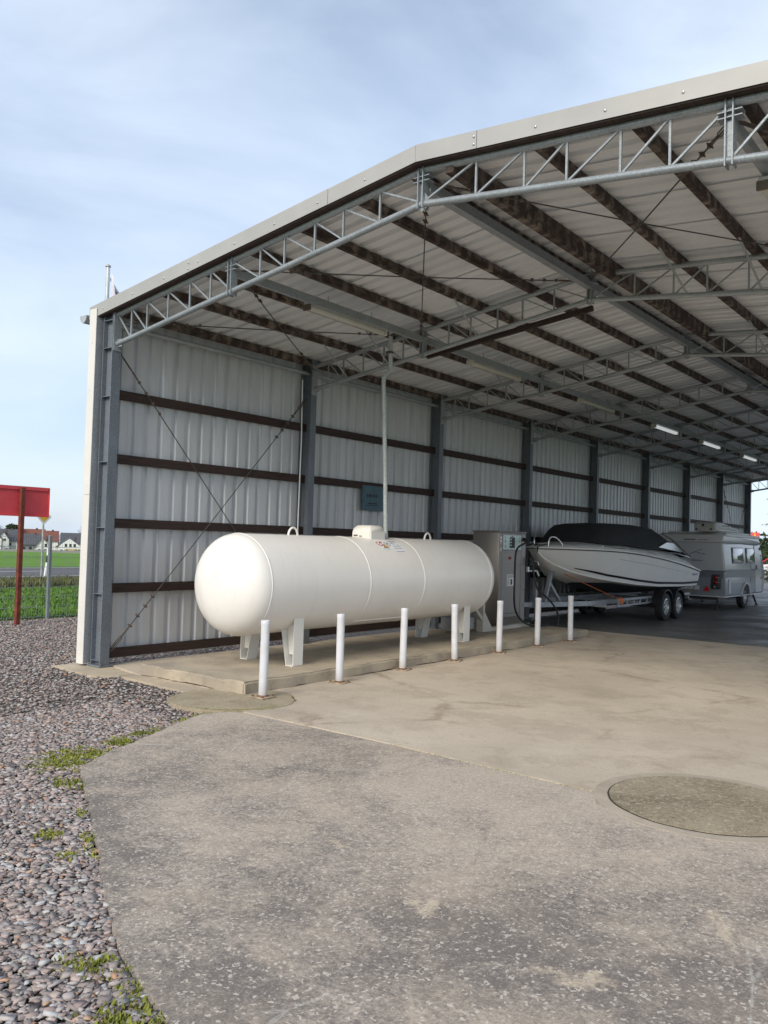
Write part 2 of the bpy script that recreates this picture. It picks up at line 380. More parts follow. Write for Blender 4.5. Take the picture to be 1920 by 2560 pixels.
# ------------------------------------------------------------------ mesh helpers
class MB:
    def __init__(s): s.v = []; s.f = []
    def add(s, vs, fs):
        o = len(s.v); s.v += [tuple(p_) for p_ in vs]; s.f += [tuple(i+o for i in f) for f in fs]; return s
    def box(s, x0, x1, y0, y1, z0, z1):
        return s.add([(x0,y0,z0),(x1,y0,z0),(x1,y1,z0),(x0,y1,z0),(x0,y0,z1),(x1,y0,z1),(x1,y1,z1),(x0,y1,z1)],
                     [(0,3,2,1),(4,5,6,7),(0,1,5,4),(1,2,6,5),(2,3,7,6),(3,0,4,7)])
    def rbox(s, x0, x1, y0, y1, z0, z1, b, seg=2):
        bm = bmesh.new(); bmesh.ops.create_cube(bm, size=1)
        for vv in bm.verts: vv.co = Vector((x0+(vv.co.x+.5)*(x1-x0), y0+(vv.co.y+.5)*(y1-y0), z0+(vv.co.z+.5)*(z1-z0)))
        bmesh.ops.bevel(bm, geom=bm.edges[:], offset=b, segments=seg, affect='EDGES', profile=.5)
        return s.bm(bm)
    def bm(s, bm):
        bm.verts.index_update(); s.add([vv.co for vv in bm.verts], [[vv.index for vv in f.verts] for f in bm.faces]); bm.free(); return s
    def bar(s, p, q, w, h, upv=(0, 0, 1)):
        p, q = Vector(p), Vector(q); d = (q-p).normalized(); u = Vector(upv)
        if abs(d.dot(u)) > .97: u = Vector((0, 1, 0))
        a = d.cross(u).normalized()*w/2; b = a.cross(d).normalized()*h/2
        vs = [p-a-b, p+a-b, p+a+b, p-a+b, q-a-b, q+a-b, q+a+b, q-a+b]
        return s.add(vs, [(0,1,2,3),(7,6,5,4),(0,4,5,1),(1,5,6,2),(2,6,7,3),(3,7,4,0)])
    def tube(s, pts, r, n=8, cap=True):
        pts = [Vector(p_) for p_ in pts]; rr = r if hasattr(r, '__len__') else [r]*len(pts)
        prev = None; rings = []
        for i, p_ in enumerate(pts):
            d = (pts[min(i+1, len(pts)-1)]-pts[max(i-1, 0)])
            d = d.normalized() if d.length > 1e-9 else Vector((0, 0, 1))
            a = prev if prev is not None else (Vector((0,0,1)) if abs(d.z) < .9 else Vector((1,0,0)))
            a = (a-d*a.dot(d)).normalized(); prev = a; b = d.cross(a)
            rings.append([p_+(a*math.cos(2*math.pi*k/n)+b*math.sin(2*math.pi*k/n))*rr[i] for k in range(n)])
        vs = [x for rg in rings for x in rg]
        fs = [(i*n+k, i*n+(k+1) % n, (i+1)*n+(k+1) % n, (i+1)*n+k) for i in range(len(rings)-1) for k in range(n)]
        if cap: fs += [tuple(range(n))[::-1], tuple((len(rings)-1)*n+k for k in range(n))]
        return s.add(vs, fs)
    def lathe(s, prof, c, axis='Z', n=24, cap=True):
        vs = []; fs = []; c = Vector(c)
        for (rad, h) in prof:
            for k in range(n):
                a = 2*math.pi*k/n; q = (rad*math.cos(a), rad*math.sin(a))
                d = {'Z': (q[0], q[1], h), 'X': (h, q[0], q[1]), 'Y': (q[1], h, q[0])}[axis]
                vs.append(c+Vector(d))
        for i in range(len(prof)-1):
            fs += [(i*n+k, i*n+(k+1) % n, (i+1)*n+(k+1) % n, (i+1)*n+k) for k in range(n)]
        if cap: fs += [tuple(range(n))[::-1], tuple((len(prof)-1)*n+k for k in range(n))]
        return s.add(vs, fs)
    def prism(s, poly, axis, a, b):
        n = len(poly)
        def P(q, h): return {'X': (h, q[0], q[1]), 'Y': (q[0], h, q[1]), 'Z': (q[0], q[1], h)}[axis]
        vs = [P(q, a) for q in poly]+[P(q, b) for q in poly]
        fs = [tuple(range(n))[::-1], tuple(range(n, 2*n))]+[(k, (k+1) % n, n+(k+1) % n, n+k) for k in range(n)]
        return s.add(vs, fs)
    def mesh(s, name):
        me = bpy.data.meshes.new(name); me.from_pydata(s.v, [], s.f); me.update()
        bm = bmesh.new(); bm.from_mesh(me); bmesh.ops.recalc_face_normals(bm, faces=bm.faces[:]); bm.to_mesh(me); bm.free()
        return me
    def build(s, name, mt, parent=None, smooth=False, loc=None, **tags):
        return put(name, s.mesh(name), mt, parent, smooth, loc, **tags)

def put(name, me, mt, parent=None, smooth=False, loc=None, **tags):
    if mt is not None:
        mm = MT[mt] if isinstance(mt, str) else mt
        if not me.materials: me.materials.append(mm)
    if smooth and not me.get('sm'):
        me['sm'] = 1
        for p_ in me.polygons: p_.use_smooth = True
        if smooth != 'all': me.set_sharp_from_angle(angle=R(40))
    o = bpy.data.objects.new(name, me); COL.objects.link(o)
    if loc is not None: o.location = loc
    if parent is not None: attach(o, parent)
    for k, v_ in tags.items(): o[k] = v_
    return o
def wloc(o):
    m_ = Matrix.Translation(o.location) @ o.rotation_euler.to_matrix().to_4x4()
    if o.parent: m_ = wloc(o.parent) @ o.matrix_parent_inverse @ m_
    return m_
def attach(o, parent): o.parent = parent; o.matrix_parent_inverse = wloc(parent).inverted()
def thing(name, label, cat, loc, group=None, rz=0):
    o = bpy.data.objects.new(name, None); COL.objects.link(o); o.location = loc; o.rotation_euler = (0, 0, rz)
    o.empty_display_size = .2; tag(o, label, cat, group); return o
def tag(o, label, cat, group=None):
    o['label'] = label; o['category'] = cat
    if group: o['group'] = group
    return o
def struct(name, mb, mt, smooth=False):
    o = mb.build(name, mt, None, smooth); o['kind'] = 'structure'; return o
def text_mesh(txt, size, depth=.001):
    cu = bpy.data.curves.new('txt', 'FONT'); cu.body = txt; cu.size = size; cu.extrude = depth; cu.align_x = 'CENTER'; cu.align_y = 'CENTER'; cu.resolution_u = 2
    ob = bpy.data.objects.new('txt', cu); COL.objects.link(ob)
    bpy.context.view_layer.update()
    me = bpy.data.meshes.new_from_object(ob.evaluated_get(bpy.context.evaluated_depsgraph_get()))
    bpy.data.objects.remove(ob); bpy.data.curves.remove(cu); return me

# ------------------------------------------------------------------ ground
def rough_poly(poly, step, amp, closed=True, seed=0):
    out_ = []; rr = random.Random(seed)
    for i in range(len(poly)):
        a, b = Vector(poly[i]), Vector(poly[(i+1) % len(poly)]); n = max(1, int((b-a).length/step))
        for k in range(n):
            q = a.lerp(b, k/n)
            out_.append((q.x+rr.uniform(-amp, amp), q.y+rr.uniform(-amp, amp)))
    return out_
def inside(poly, x, y):
    c = np.zeros(np.shape(x), bool); n = len(poly)
    for i in range(n):
        (x1, y1), (x2, y2) = poly[i], poly[(i+1) % n]
        if y1 == y2: continue
        t = ((y1 > y) != (y2 > y)) & (x < (x2-x1)*(y-y1)/(y2-y1)+x1); c ^= t
    return c
def gz(x, y):
    z = -.06
    if x < -28: z -= .0164*(-28-x)
    if y > 54: z -= .02*(y-54)
    return z
g = MB(); xs = [-2600,-1500,-800,-500,-300,-180,-100,-60,-40,-28,-15,0,20,60,150,400,1000,2500]; ys = [-2500,-900,-300,-100,-30,0,30,54,80,120,200,300,500,900,1600,2800]
g.v = [(x, y, gz(x, y)) for y in ys for x in xs]; nx = len(xs)
g.f = [(j*nx+i, j*nx+i+1, (j+1)*nx+i+1, (j+1)*nx+i) for j in range(len(ys)-1) for i in range(nx-1)]
struct('ground', g, 'field')
GP = [(-6.05, -22), (16, -22), (16, 33), (-6.05, 33)]
struct('gravel_bed', MB().prism(GP, 'Z', -.3, -.035), 'gravel')
struct('lawn', MB().prism([(-14.8, -60), (-6.06, -60), (-6.06, 70), (-14.8, 70)], 'Z', -.3, -.05), 'lawn')
struct('verge', MB().prism([(-18.1, -60), (-14.81, -60), (-14.81, 70), (-18.1, 70)], 'Z', -.3, -.045), 'verge')
rd = struct('road', MB().prism([(-27.8, -300), (-18.11, -300), (-18.11, 300), (-27.8, 300)], 'Z', -.3, -.035), 'asphalt')
mk = MB()
for x in (-20.6, -27.3): mk.box(x-.06, x+.06, -300, 300, -.031, -.027)
for k in range(-24, 40):
    y = 9.4+k*6.0
    mk.box(-24.46, -24.34, y, y+4, -.031, -.027)
mk.build('road_marking', 'mark', rd)
struct('yard', MB().prism([(10.31, -22), (40, -22), (40, 48), (-12, 48), (-12, 33.01), (10.31, 33.01)], 'Z', -.3, -.02), 'yard')
struct('gravel_verge', MB().prism([(-30, 48.01), (40, 48.01), (40, 56), (-30, 56)], 'Z', -.5, -.03), 'sand')

AP0 = [(16, -8.6), (9.5, -5.35), (7.18, -4.45), (6.60, -4.26), (6.1, -3.98), (5.15, -3.44), (4.06, -2.83), (3.87, -2.52), (3.7, -2.13), (3.53, -1.74),
       (3.31, -1.26), (3.22, -.98), (3.30, -.75), (3.45, -.66), (5.05, -.66), (7.13, -.76), (7.24, -.98), (7.46, -1.12), (7.8, -1.20), (8.14, -1.12), (8.42, -.90), (8.50, -.80), (16, -.80)]
AP = []; _r = random.Random(3)
for _i in range(12):
    _a, _b = Vector(AP0[_i]), Vector(AP0[_i+1]); _n = max(1, int((_b-_a).length/.11))
    for _k in range(_n):
        _q = _a.lerp(_b, _k/_n); AP.append((_q.x+_r.uniform(-.009, .009), _q.y+_r.uniform(-.009, .009)))
AP += AP0[12:]
def slab(name, poly, z0, z1, mt, bev=.008):
    bm = bmesh.new(); vs = [bm.verts.new((x, y, z1)) for x, y in poly]; f = bm.faces.new(vs)
    r_ = bmesh.ops.extrude_face_region(bm, geom=[f])
    for e in r_['geom']:
        if isinstance(e, bmesh.types.BMVert): e.co.z = z0
    bmesh.ops.recalc_face_normals(bm, faces=bm.faces[:])
    te = [e for e in bm.edges if all(abs(vv.co.z-z1) < 1e-6 for vv in e.verts)]
    if bev: bmesh.ops.bevel(bm, geom=te, offset=bev, segments=2, affect='EDGES')
    o = MB().bm(bm).build(name, mt); o['kind'] = 'structure'; return o
slab('apron', AP, -.25, .0, 'apron')
SH = [(-.02, .16), (.88, -.03), (2.3, -.03), (2.62, .30), (3.05, .40), (3.38, .18), (3.46, -.2), (3.42, -.64), (5.05, -.645), (7.14, -.745), (7.13, -.45), (7.28, -.02), (7.6, .20), (8.0, .20), (8.33, .0), (8.48, -.35), (8.47, -.785), (10.3, -.785), (10.3, 9.86), (-.02, 9.86)]
slab('shed_floor', SH, -.25, .001, 'floor', .006)
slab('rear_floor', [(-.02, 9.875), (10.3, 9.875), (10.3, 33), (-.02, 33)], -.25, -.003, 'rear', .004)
struct('floor_joint', MB().box(-.02, 10.3, -.82, 32.9, -.3, -.028), 'joint')
slab('column_footing', rough_poly([(-.42, -.40), (.62, -.50), (.84, -.24), (.86, -.045), (-.04, .145), (-.42, .2)], .15, .012, seed=5), -.25, -.006, 'strip', .01)
slab('footing_strip', rough_poly([(.87, -.27), (2.22, -.38), (2.36, -.06), (.87, -.045)], .15, .01, seed=6), -.25, -.002, 'strip', .008)
def disc(cx, cy, r_, n=64, amp=.006):
    o_ = []
    for k in range(n):
        a = 2*math.pi*k/n; q = r_*(1+amp*(noise.noise(Vector((math.cos(a)*2.2, math.sin(a)*2.2, cx)))*2+noise.noise(Vector((math.cos(a)*9, math.sin(a)*9, cy)))))
        o_.append((cx+q*math.cos(a), cy+q*math.sin(a)))
    return o_
slab('bollard_pad', disc(2.86, -.27, .655, 72, .03), -.25, .006, 'pad', .01)
slab('cover_ring', disc(7.8, -.47, .75), -.25, .0025, 'ring', .006)
struct('cover_joint', MB().prism(disc(7.8, -.47, .652), 'Z', -.1, .0045), 'joint')
slab('shaft_cover', disc(7.8, -.47, .645), -.1, .009, 'cover', .006)

# tank slab: rough cast edges
bm = bmesh.new(); bmesh.ops.create_grid(bm, x_segments=26, y_segments=110, size=.5)
for vv in bm.verts: vv.co = Vector((.92+(vv.co.x+.5)*1.85, -.05+(vv.co.y+.5)*8.75, .135))
r_ = bmesh.ops.extrude_face_region(bm, geom=bm.faces[:])
for e in r_['geom']:
    if isinstance(e, bmesh.types.BMVert): e.co.z = .008
bmesh.ops.recalc_face_normals(bm, faces=bm.faces[:])
ee = [e for e in bm.edges if len(e.link_faces) == 2 and abs(e.link_faces[0].normal.dot(e.link_faces[1].normal)) < .3 and max(vv.co.z for vv in e.verts) > .13]
bmesh.ops.bevel(bm, geom=ee, offset=.022, segments=3, affect='EDGES')
for vv in bm.verts:
    q = vv.co; nn = noise.noise_vector(q*3.2)*.016+noise.noise_vector(q*11)*.009+noise.noise_vector(q*31)*.004
    edge = min(q.x-.92, 2.77-q.x, q.y+.05) < .03
    if edge: vv.co += Vector((nn.x*1.7, nn.y*1.7, nn.z*.9))
    else: vv.co.z += nn.z*.3
MB().bm(bm).build('tank_slab', 'slab', smooth=True)['kind'] = 'structure'

# loose stones
def stone_field(name, n_try, x0, x1, y0, y1, keep, smin, smax, z0):
    x = rng.uniform(x0, x1, n_try); y = rng.uniform(y0, y1, n_try); k = keep(x, y); x, y = x[k], y[k]; n = len(x)
    base = np.array([(-1,-1,-1),(1,-1,-1),(1,1,-1),(-1,1,-1),(-1,-1,1),(1,-1,1),(1,1,1),(-1,1,1)], float)*.5
    vv = np.repeat(base[None], n, 0)*(1+rng.uniform(-.42, .42, (n, 8, 3)))
    vv[:, 4:, :2] *= rng.uniform(.7, 1.0, (n, 1, 1))
    sz = smin+(smax-smin)*rng.random(n)**1.8
    vv *= np.stack([sz, sz*rng.uniform(.5, .9, n), sz*rng.uniform(.10, .26, n)], 1)[:, None]
    a, b, c = rng.uniform(0, 6.283, n), rng.normal(0, .17, n), rng.normal(0, .17, n)
    X, Y, Z = vv[..., 0], vv[..., 1], vv[..., 2]
    cb, sb = np.cos(b)[:, None], np.sin(b)[:, None]; Y, Z = Y*cb-Z*sb, Y*sb+Z*cb
    cb, sb = np.cos(c)[:, None], np.sin(c)[:, None]; X, Z = X*cb-Z*sb, X*sb+Z*cb
    ca, sa = np.cos(a)[:, None], np.sin(a)[:, None]; X, Y = X*ca-Y*sa, X*sa+Y*ca
    V = np.stack([X+x[:, None], Y+y[:, None], Z+(z0+rng.uniform(-.004, .016, n))[:, None]], -1).reshape(-1, 3)
    F0 = np.array([(0,3,2,1),(4,5,6,7),(0,1,5,4),(1,2,6,5),(2,3,7,6),(3,0,4,7)])
    F = (F0[None]+8*np.arange(n)[:, None, None]).reshape(-1, 4)
    me = bpy.data.meshes.new(name); me.vertices.add(len(V)); me.vertices.foreach_set('co', V.ravel())
    me.loops.add(F.size); me.loops.foreach_set('vertex_index', F.ravel().astype(np.int32))
    me.polygons.add(len(F)); me.polygons.foreach_set('loop_start', np.arange(0, F.size, 4, dtype=np.int32)); me.polygons.foreach_set('loop_total', np.full(len(F), 4, np.int32))
    me.update(calc_edges=True)
    pal = np.array([(.27,.232,.222),(.33,.298,.285),(.32,.25,.228),(.36,.287,.255),(.20,.172,.165),(.43,.40,.375),(.28,.285,.27),(.40,.235,.155),(.62,.58,.53)])
    ci = rng.choice(len(pal), n, p=[.20,.20,.17,.13,.12,.08,.05,.035,.015]); tint = np.minimum(pal[ci]*rng.uniform(.85, 1.5, (n, 1)), .50)
    at = me.color_attributes.new('tint', 'FLOAT_COLOR', 'POINT')
    at.data.foreach_set('color', np.concatenate([np.repeat(tint, 8, 0), np.ones((n*8, 1))], 1).ravel())
    o = put(name, me, 'stones'); o['kind'] = 'stuff'; return o
FT = [(-.42, -.40), (.62, -.50), (.84, -.24), (2.22, -.38), (2.36, -.06), (-.04, .145), (-.42, .2)]
def free(x, y):
    ok = ~inside(AP0, x, y) & ~inside(FT, x, y) & ~inside(SH, x, y) & ((x-2.86)**2+(y+.27)**2 > .59**2)
    ok &= ~((x > -.1) & (y > .1)) & (x > -6.03)
    return ok
stone_field('gravel', 125000, -6, 9, -7.5, 4.5, lambda x, y: free(x, y), .019, .048, -.028)
stone_field('gravel', 150000, 2, 9.5, -7.5, -1.2, lambda x, y: free(x, y) & (y < -.9-.35*(x-2)), .015, .052, -.024)

# moss along the apron edge
mo = MB()
def tuft(x, y, z, h, spread, n):
    for _ in range(n):
        a = random.uniform(0, 6.28); px, py = x+random.gauss(0, spread), y+random.gauss(0, spread)
        hh = h*random.uniform(.5, 1.3); wd = hh*random.uniform(.35, .7); l_ = random.uniform(.2, .8)*hh
        dx, dy = math.cos(a), math.sin(a)
        mo.add([(px-dy*wd, py+dx*wd, z), (px+dy*wd, py-dx*wd, z), (px+dx*l_, py+dy*l_, z+hh)], [(0, 1, 2)])
edge = [Vector((*q, 0)) for q in AP0[1:13]]
for i in range(len(edge)-1):
    a, b = edge[i], edge[i+1]; L = (b-a).length; nrm = Vector((-(b-a).y, (b-a).x, 0)).normalized()*-1
    dens = {0: .9, 1: 1.0, 2: .8, 3: .55, 4: .55, 5: 1.2, 6: 2.6, 7: 2.2, 8: 1.1, 9: .35, 10: .3}[i]
    for _ in range(int(L*70*dens)):
        q = a.lerp(b, random.random()); d = abs(random.gauss(.012, .035+.05*(dens > 1)))
        if noise.noise(Vector((q.x*3.1, q.y*3.1, 1.7))) < -.12: continue
        s_ = -1
        q = q-nrm*d*s_*-1 if False else q+nrm*(-d if inside(AP0, np.array([q.x+nrm.x*.05]), np.array([q.y+nrm.y*.05]))[0] else d)
        tuft(q.x, q.y, -.016, .017, .016, 9)
for (cx, cy, n, sp) in ((3.72, -2.62, 210, .11), (3.85, -2.85, 130, .09), (3.58, -2.15, 170, .05), (3.46, -1.86, 70, .04), (4.3, -3.1, 40, .05), (5.15, -3.7, 26, .03), (5.5, -3.80, 12, .02), (6.6, -4.42, 30, .05), (7.0, -4.55, 26, .05)):
    for _ in range(n):
        x, y = random.gauss(cx, sp), random.gauss(cy, sp)
        if free(np.array([x]), np.array([y]))[0]: tuft(x, y, -.016, .018, .018, 9)
for _ in range(160):
    a = random.gauss(-.75, .42); tuft(2.86+.60*math.cos(a), -.27+.60*math.sin(a), .0, .010, .012, 8)
for _ in range(220):
    x = random.uniform(5.2, 7.1); tuft(x, -.653-.046*(x-5.05)+.008, -.008, .008, .004, 2)
mo.build('moss', 'moss')['kind'] = 'stuff'

# grass tufts on the lawn and verge
def blades(name, n, x0, x1, y0, y1, z, h, mt):
    mb = MB(); vs = []; fs = []
    for i in range(n):
        x, y = random.uniform(x0, x1), random.uniform(y0, y1)
        for k in range(4):
            a = random.uniform(0, 6.28); hh = h*random.uniform(.4, 1.2); wd = .012+.25*hh*random.uniform(.3, .7)
            dx, dy = math.cos(a), math.sin(a); px, py = x+random.uniform(-.05, .05), y+random.uniform(-.05, .05); j = len(vs)
            vs += [(px-dy*wd, py+dx*wd, z), (px+dy*wd, py-dx*wd, z), (px+dx*hh*.5, py+dy*hh*.5, z+hh)]; fs.append((j, j+1, j+2))
    mb.v, mb.f = vs, fs; mb_o = put(name, mb.mesh(name), mt); mb_o['kind'] = 'stuff'
blades('lawn_grass', 9000, -14.7, -6.08, -2, 14, -.05, .07, 'grass')
blades('verge_growth', 5200, -18.0, -14.9, 3, 18, -.045, .20, 'rough')
blades('verge_growth', 500, -6.35, -6.08, -4, 8, -.05, .12, 'grass')

# ------------------------------------------------------------------ shed
BAY, NB, RX = 3.75, 8, 4.95
LEN = BAY*NB
def zt(x): return 4.67+.1446*(x+.1) if x <= RX else 5.40-.069*(x-RX)
def zb(x): return 4.144+.1565*(x-.13) if x <= RX else 4.90-.108*(x-RX)
def zc(x): return zt(x)-.175
XR = 9.76
shed = thing('open_shed', 'long open-fronted gabled steel shed with corrugated grey wall and dark timber purlins', 'shed', (0, 0, 0))
PITCH = BAY/16
prof = []
for k in range(4):
    y = k*PITCH
    prof += [(y, 0), (y+.134, 0), (y+.146, 1), (y+.214, 1)]
prof.append((4*PITCH+.03, 0))
# wall sheets
mb = MB(); n = len(prof)
for z in (.052, 4.60):
    mb.v += [(-.075-.040*d, y, z) for y, d in prof]
mb.f = [(i, i+1, n+i+1, n+i) for i in range(n-1)]
wall_me = mb.mesh('wall_sheet'); 
for k in range(NB*4): put('wall_sheet', wall_me, 'wall', shed, loc=(-.002*(k % 2), k*BAY/4, 0))
# roof sheets
for side in (0, 1):
    mb = MB(); xa_, xb_ = ((-.34, RX) if side == 0 else (RX, 10.25))
    for x in (xa_, xb_): mb.v += [(x, y, zt(x)-.050+.044*d) for y, d in prof]
    mb.f = [(i, i+1, n+i+1, n+i) for i in range(n-1)]
    me = mb.mesh('roof_sheet')
    for k in range(NB*4+1): put('roof_sheet', me, 'roof', shed, loc=(0, -.10+k*BAY/4, .0016*(k % 2)))
mb = MB(); mb.prism([(RX-.22, zt(RX-.22)+.004), (RX, 5.412), (RX+.22, zt(RX+.22)+.004), (RX, 5.402)], 'Y', -.11, LEN+.84); mb.build('ridge_cap', 'fascia', shed)
# columns
def ibeam(x0, x1, hb=.067, tf=.012, tw=.008, z0=.02, z1=4.60):
    return MB().box(x0, x0+tf, -hb, hb, z0, z1).box(x1-tf, x1, -hb, hb, z0, z1).box(x0+tf, x1-tf, -tw/2, tw/2, z0, z1)
cl_me = ibeam(-.07, .14, z1=zt(.03)-.06).mesh('column')
bp_me = MB().box(-.11, .17, -.09, .09, .0, .02).mesh('base_plate')
bo_me = MB().lathe([(.011, 0), (.011, .03), (.006, .032)], (0, 0, 0), 'Z', 8).mesh('anchor_bolt')
ct_me = MB().box(-.058, .127, -.064, -.005, -.004, .004).box(-.058, .127, .005, .064, -.004, .004).mesh('cleat')
GZ = [3.594, 2.746, 1.898, 1.05, .202]
cable_top = 4.10
for k in range(NB+1):
    c = put('column', cl_me, 'col', shed, loc=(0, k*BAY, 0))
    put('base_plate', bp_me, 'col', c, loc=(0, k*BAY, 0))
    for sx in (-.085, .155): put('anchor_bolt', bo_me, 'rustybolt', c, loc=(sx, k*BAY-.06, .02))
    for z in ([gz_-.06-.066 for gz_ in GZ] if k == 0 else [GZ[2]-.126])+[4.10, 4.46]: put('cleat', ct_me, 'col', c, loc=(0, k*BAY, z))
cr_me = ibeam(XR, XR+.21, z1=zt(XR+.1)-.06).mesh('column')
for k in range(NB+1): put('column', cr_me, 'col', shed, loc=(0, k*BAY, 0))
# girts: dark timber rails between the columns
gi_me = MB().rbox(-.058, 0, .006, BAY-.006, -.122, 0, .004, 1).mesh('girt')
for k in range(NB):
    for z in GZ: put('girt', gi_me, 'girt', shed, loc=(random.uniform(-.001, .001), k*BAY, z+random.uniform(-.004, .004)))
# purlins
PX = [.10, .97, 1.78, 2.54, 3.31, 4.11, 4.78, 5.26, 6.10, 6.98, 7.82, 8.66, 9.5]
for x in PX:
    hh, ww = (.21, .085) if x in (5.26,) else (.112, .068)
    z1 = min(zt(x-ww/2), zt(x+ww/2))-.053
    mb = MB(); nseg = 2
    for s_ in range(8): mb.rbox(x-ww/2, x+ww/2, -.025+s_*BAY+(.0 if s_ == 0 else .028), (s_+1)*BAY+(.0 if s_ < 7 else .08), z1-hh, z1, .005, 1)
    mb.build('purlin', 'purlin', shed)
# trusses
VX = [.44, .76, 1.17, 1.576, 1.945, 2.31, 2.765, 3.135, 3.575, 3.965, 4.437, 4.95, 5.54, 6.03, 6.43, 6.90, 7.30, 7.75, 8.15, 8.55, 8.95, 9.3, 9.55]
HEAVY = (2.31, 4.95, 7.75)
tc_me = MB().tube([(.14, 0, zc(.14)), (RX, 0, zc(RX)), (XR, 0, zc(XR))], .036, 10).mesh('truss')
bc_me = MB().tube([(.155, 0, zb(.155)), (RX, 0, zb(RX)), (XR-.015, 0, zb(XR))], .033, 12).mesh('bottom_chord')
post_me = [MB().bar((x, 0, zb(x)), (x, 0, zc(x)), .019, .019).mesh('post') for x in VX]
diag_me = []
allx = [.15]+VX+[XR-.02]
for i in range(len(allx)-1):
    a, b = allx[i], allx[i+1]
    if b <= RX: diag_me.append(MB().bar((a+.015, 0, zc(a)-.02), (b-.015, 0, zb(b)+.02), .017, .017).mesh('diagonal'))
    else: diag_me.append(MB().bar((a+.015, 0, zb(a)+.02), (b-.015, 0, zc(b)-.02), .017, .017).mesh('diagonal'))
ep_me = MB().box(.1415, .154, -.06, .06, zb(.14)-.09, zc(.14)+.03).box(.154, .25, -.005, .005, zb(.2)-.05, zb(.2)+.05).mesh('end_plate')
hv_me = [MB().box(x-.032, x-.022, -.05, .05, zb(x)-.05, zc(x)+.04).box(x+.022, x+.032, -.05, .05, zb(x)-.05, zc(x)+.04).box(x-.022, x+.022, -.004, .004, zb(x)-.03, zc(x)+.02)
         .box(x-.09, x+.09, -.035, .06, zc(x)-.075, zc(x)-.067).box(x-.09, x+.09, -.035, .06, zc(x)-.12, zc(x)-.112).mesh('node_plate') for x in HEAVY]
gus_me = MB().prism([(RX-.10, zb(RX-.1)), (RX-.02, zb(RX)+.12), (RX+.02, zb(RX)+.12), (RX+.10, zb(RX+.1)), (RX, zb(RX)-.07)], 'Y', -.006, .006).mesh('gusset')
seat_me = [MB().box(x-.045, x+.045, -.05, .05, zc(x)+.03, min(zt(x-.03), zt(x+.03))-.053-.115).mesh('purlin_seat') for x in PX]
for k in range(NB+1):
    y = k*BAY; mt = 'galv_l' if k == 0 else 'galv'
    def sh(me): 
        if k == 0: return me.copy()
        return me
    t = put('truss', sh(tc_me), 'galv', shed, True, loc=(0, y, 0))
    put('bottom_chord', sh(bc_me), mt, t, True, loc=(0, y, 0))
    for x, me in zip(VX, post_me):
        if x not in HEAVY: put('post', sh(me), mt, t, loc=(0, y, 0))
    for me in diag_me: put('diagonal', sh(me), mt, t, loc=(0, y, 0))
    for me in hv_me: put('node_plate', sh(me), mt, t, loc=(0, y, 0))
    put('end_plate', sh(ep_me), mt, t, loc=(0, y, 0)); put('gusset', sh(gus_me), mt, t, loc=(0, y, 0))
# long tie beams, eave tube, fly braces
for x, dz, w_, h_ in ((2.31, -.13, .05, .10), (4.95, -.14, .09, .10), (7.75, -.13, .05, .10)):
    MB().box(x-w_/2, x+w_/2, .06, LEN-.06, zc(x)+dz-h_/2, zc(x)+dz+h_/2).build('tie_beam', 'galv', shed)
MB().tube([(.03, .05, 4.42), (.03, LEN-.05, 4.42)], .034, 10).build('eave_tube', 'galv', shed, True)
for (x, xt) in ((.86, .97), (1.68, 1.78), (3.25, 3.31), (6.2, 6.10), (7.05, 6.98)):
    for k in range(1, NB):
        if k > 1 and x in (.86, 3.25): continue
        MB().tube([(x, k*BAY, zb(x)+.01), (xt, k*BAY-.75, zt(xt)-.14)], .013, 6).build('fly_brace', 'galv', shed)
MB().rbox(1.5, 5.5, BAY+.10, BAY+.15, -.05, .05, .004, 1)
bb = MB(); bb.bar((2.3, BAY+.13, zb(2.3)-.0), (4.93, BAY+.13, zb(4.93)-.07), .05, .07); bb.build('timber_lamp_rail', 'girt', shed)
# fascia on the front gable in lapped pieces with screws
FX = [-.30, 1.72, 3.86, 4.95, 5.62, 8.15, 10.28]
scr = MB().lathe([(.014, 0), (.013, -.004), (.007, -.009), (.003, -.010)], (0, 0, 0), 'Y', 10).mesh('screw')
for i in range(len(FX)-1):
    a, b = FX[i], FX[i+1]
    fz = lambda x: zt(x)+.012
    mb = MB(); e = .0 if i in (2,) else .0
    mb.prism([(a, fz(a)), (b-.004, fz(b)), (b-.004, fz(b)-.158), (a, fz(a)-.158)], 'Y', -.1335-.002*(i % 2), -.1305)
    mb.prism([(a, fz(a)), (b-.004, fz(b)), (b-.004, fz(b)+.003), (a, fz(a)+.003)], 'Y', -.1335-.002*(i % 2), .10)
    fo = mb.build('fascia_panel', 'fascia', shed)
    xs_ = [x for x in np.arange(-.0, 10, .62) if a+.08 < x < b-.08]
    for x in xs_: put('screw', scr, 'screw', fo, loc=(float(x), -.134-.002*(i % 2), fz(x)-.09))
    if i not in (1, 2): 
        for dz in (-.05, -.12): put('screw', scr, 'screw', fo, loc=(b-.03, -.134-.002*(i % 2), fz(b-.03)+dz))
fbm = MB()
for (a, b) in ((-.2, RX), (RX, 10.2)): fbm.bar((a, -.075, zt(a)-.108), (b, -.075, zt(b)-.108), .09, .10)
fbm.build('verge_board', 'girt', shed)
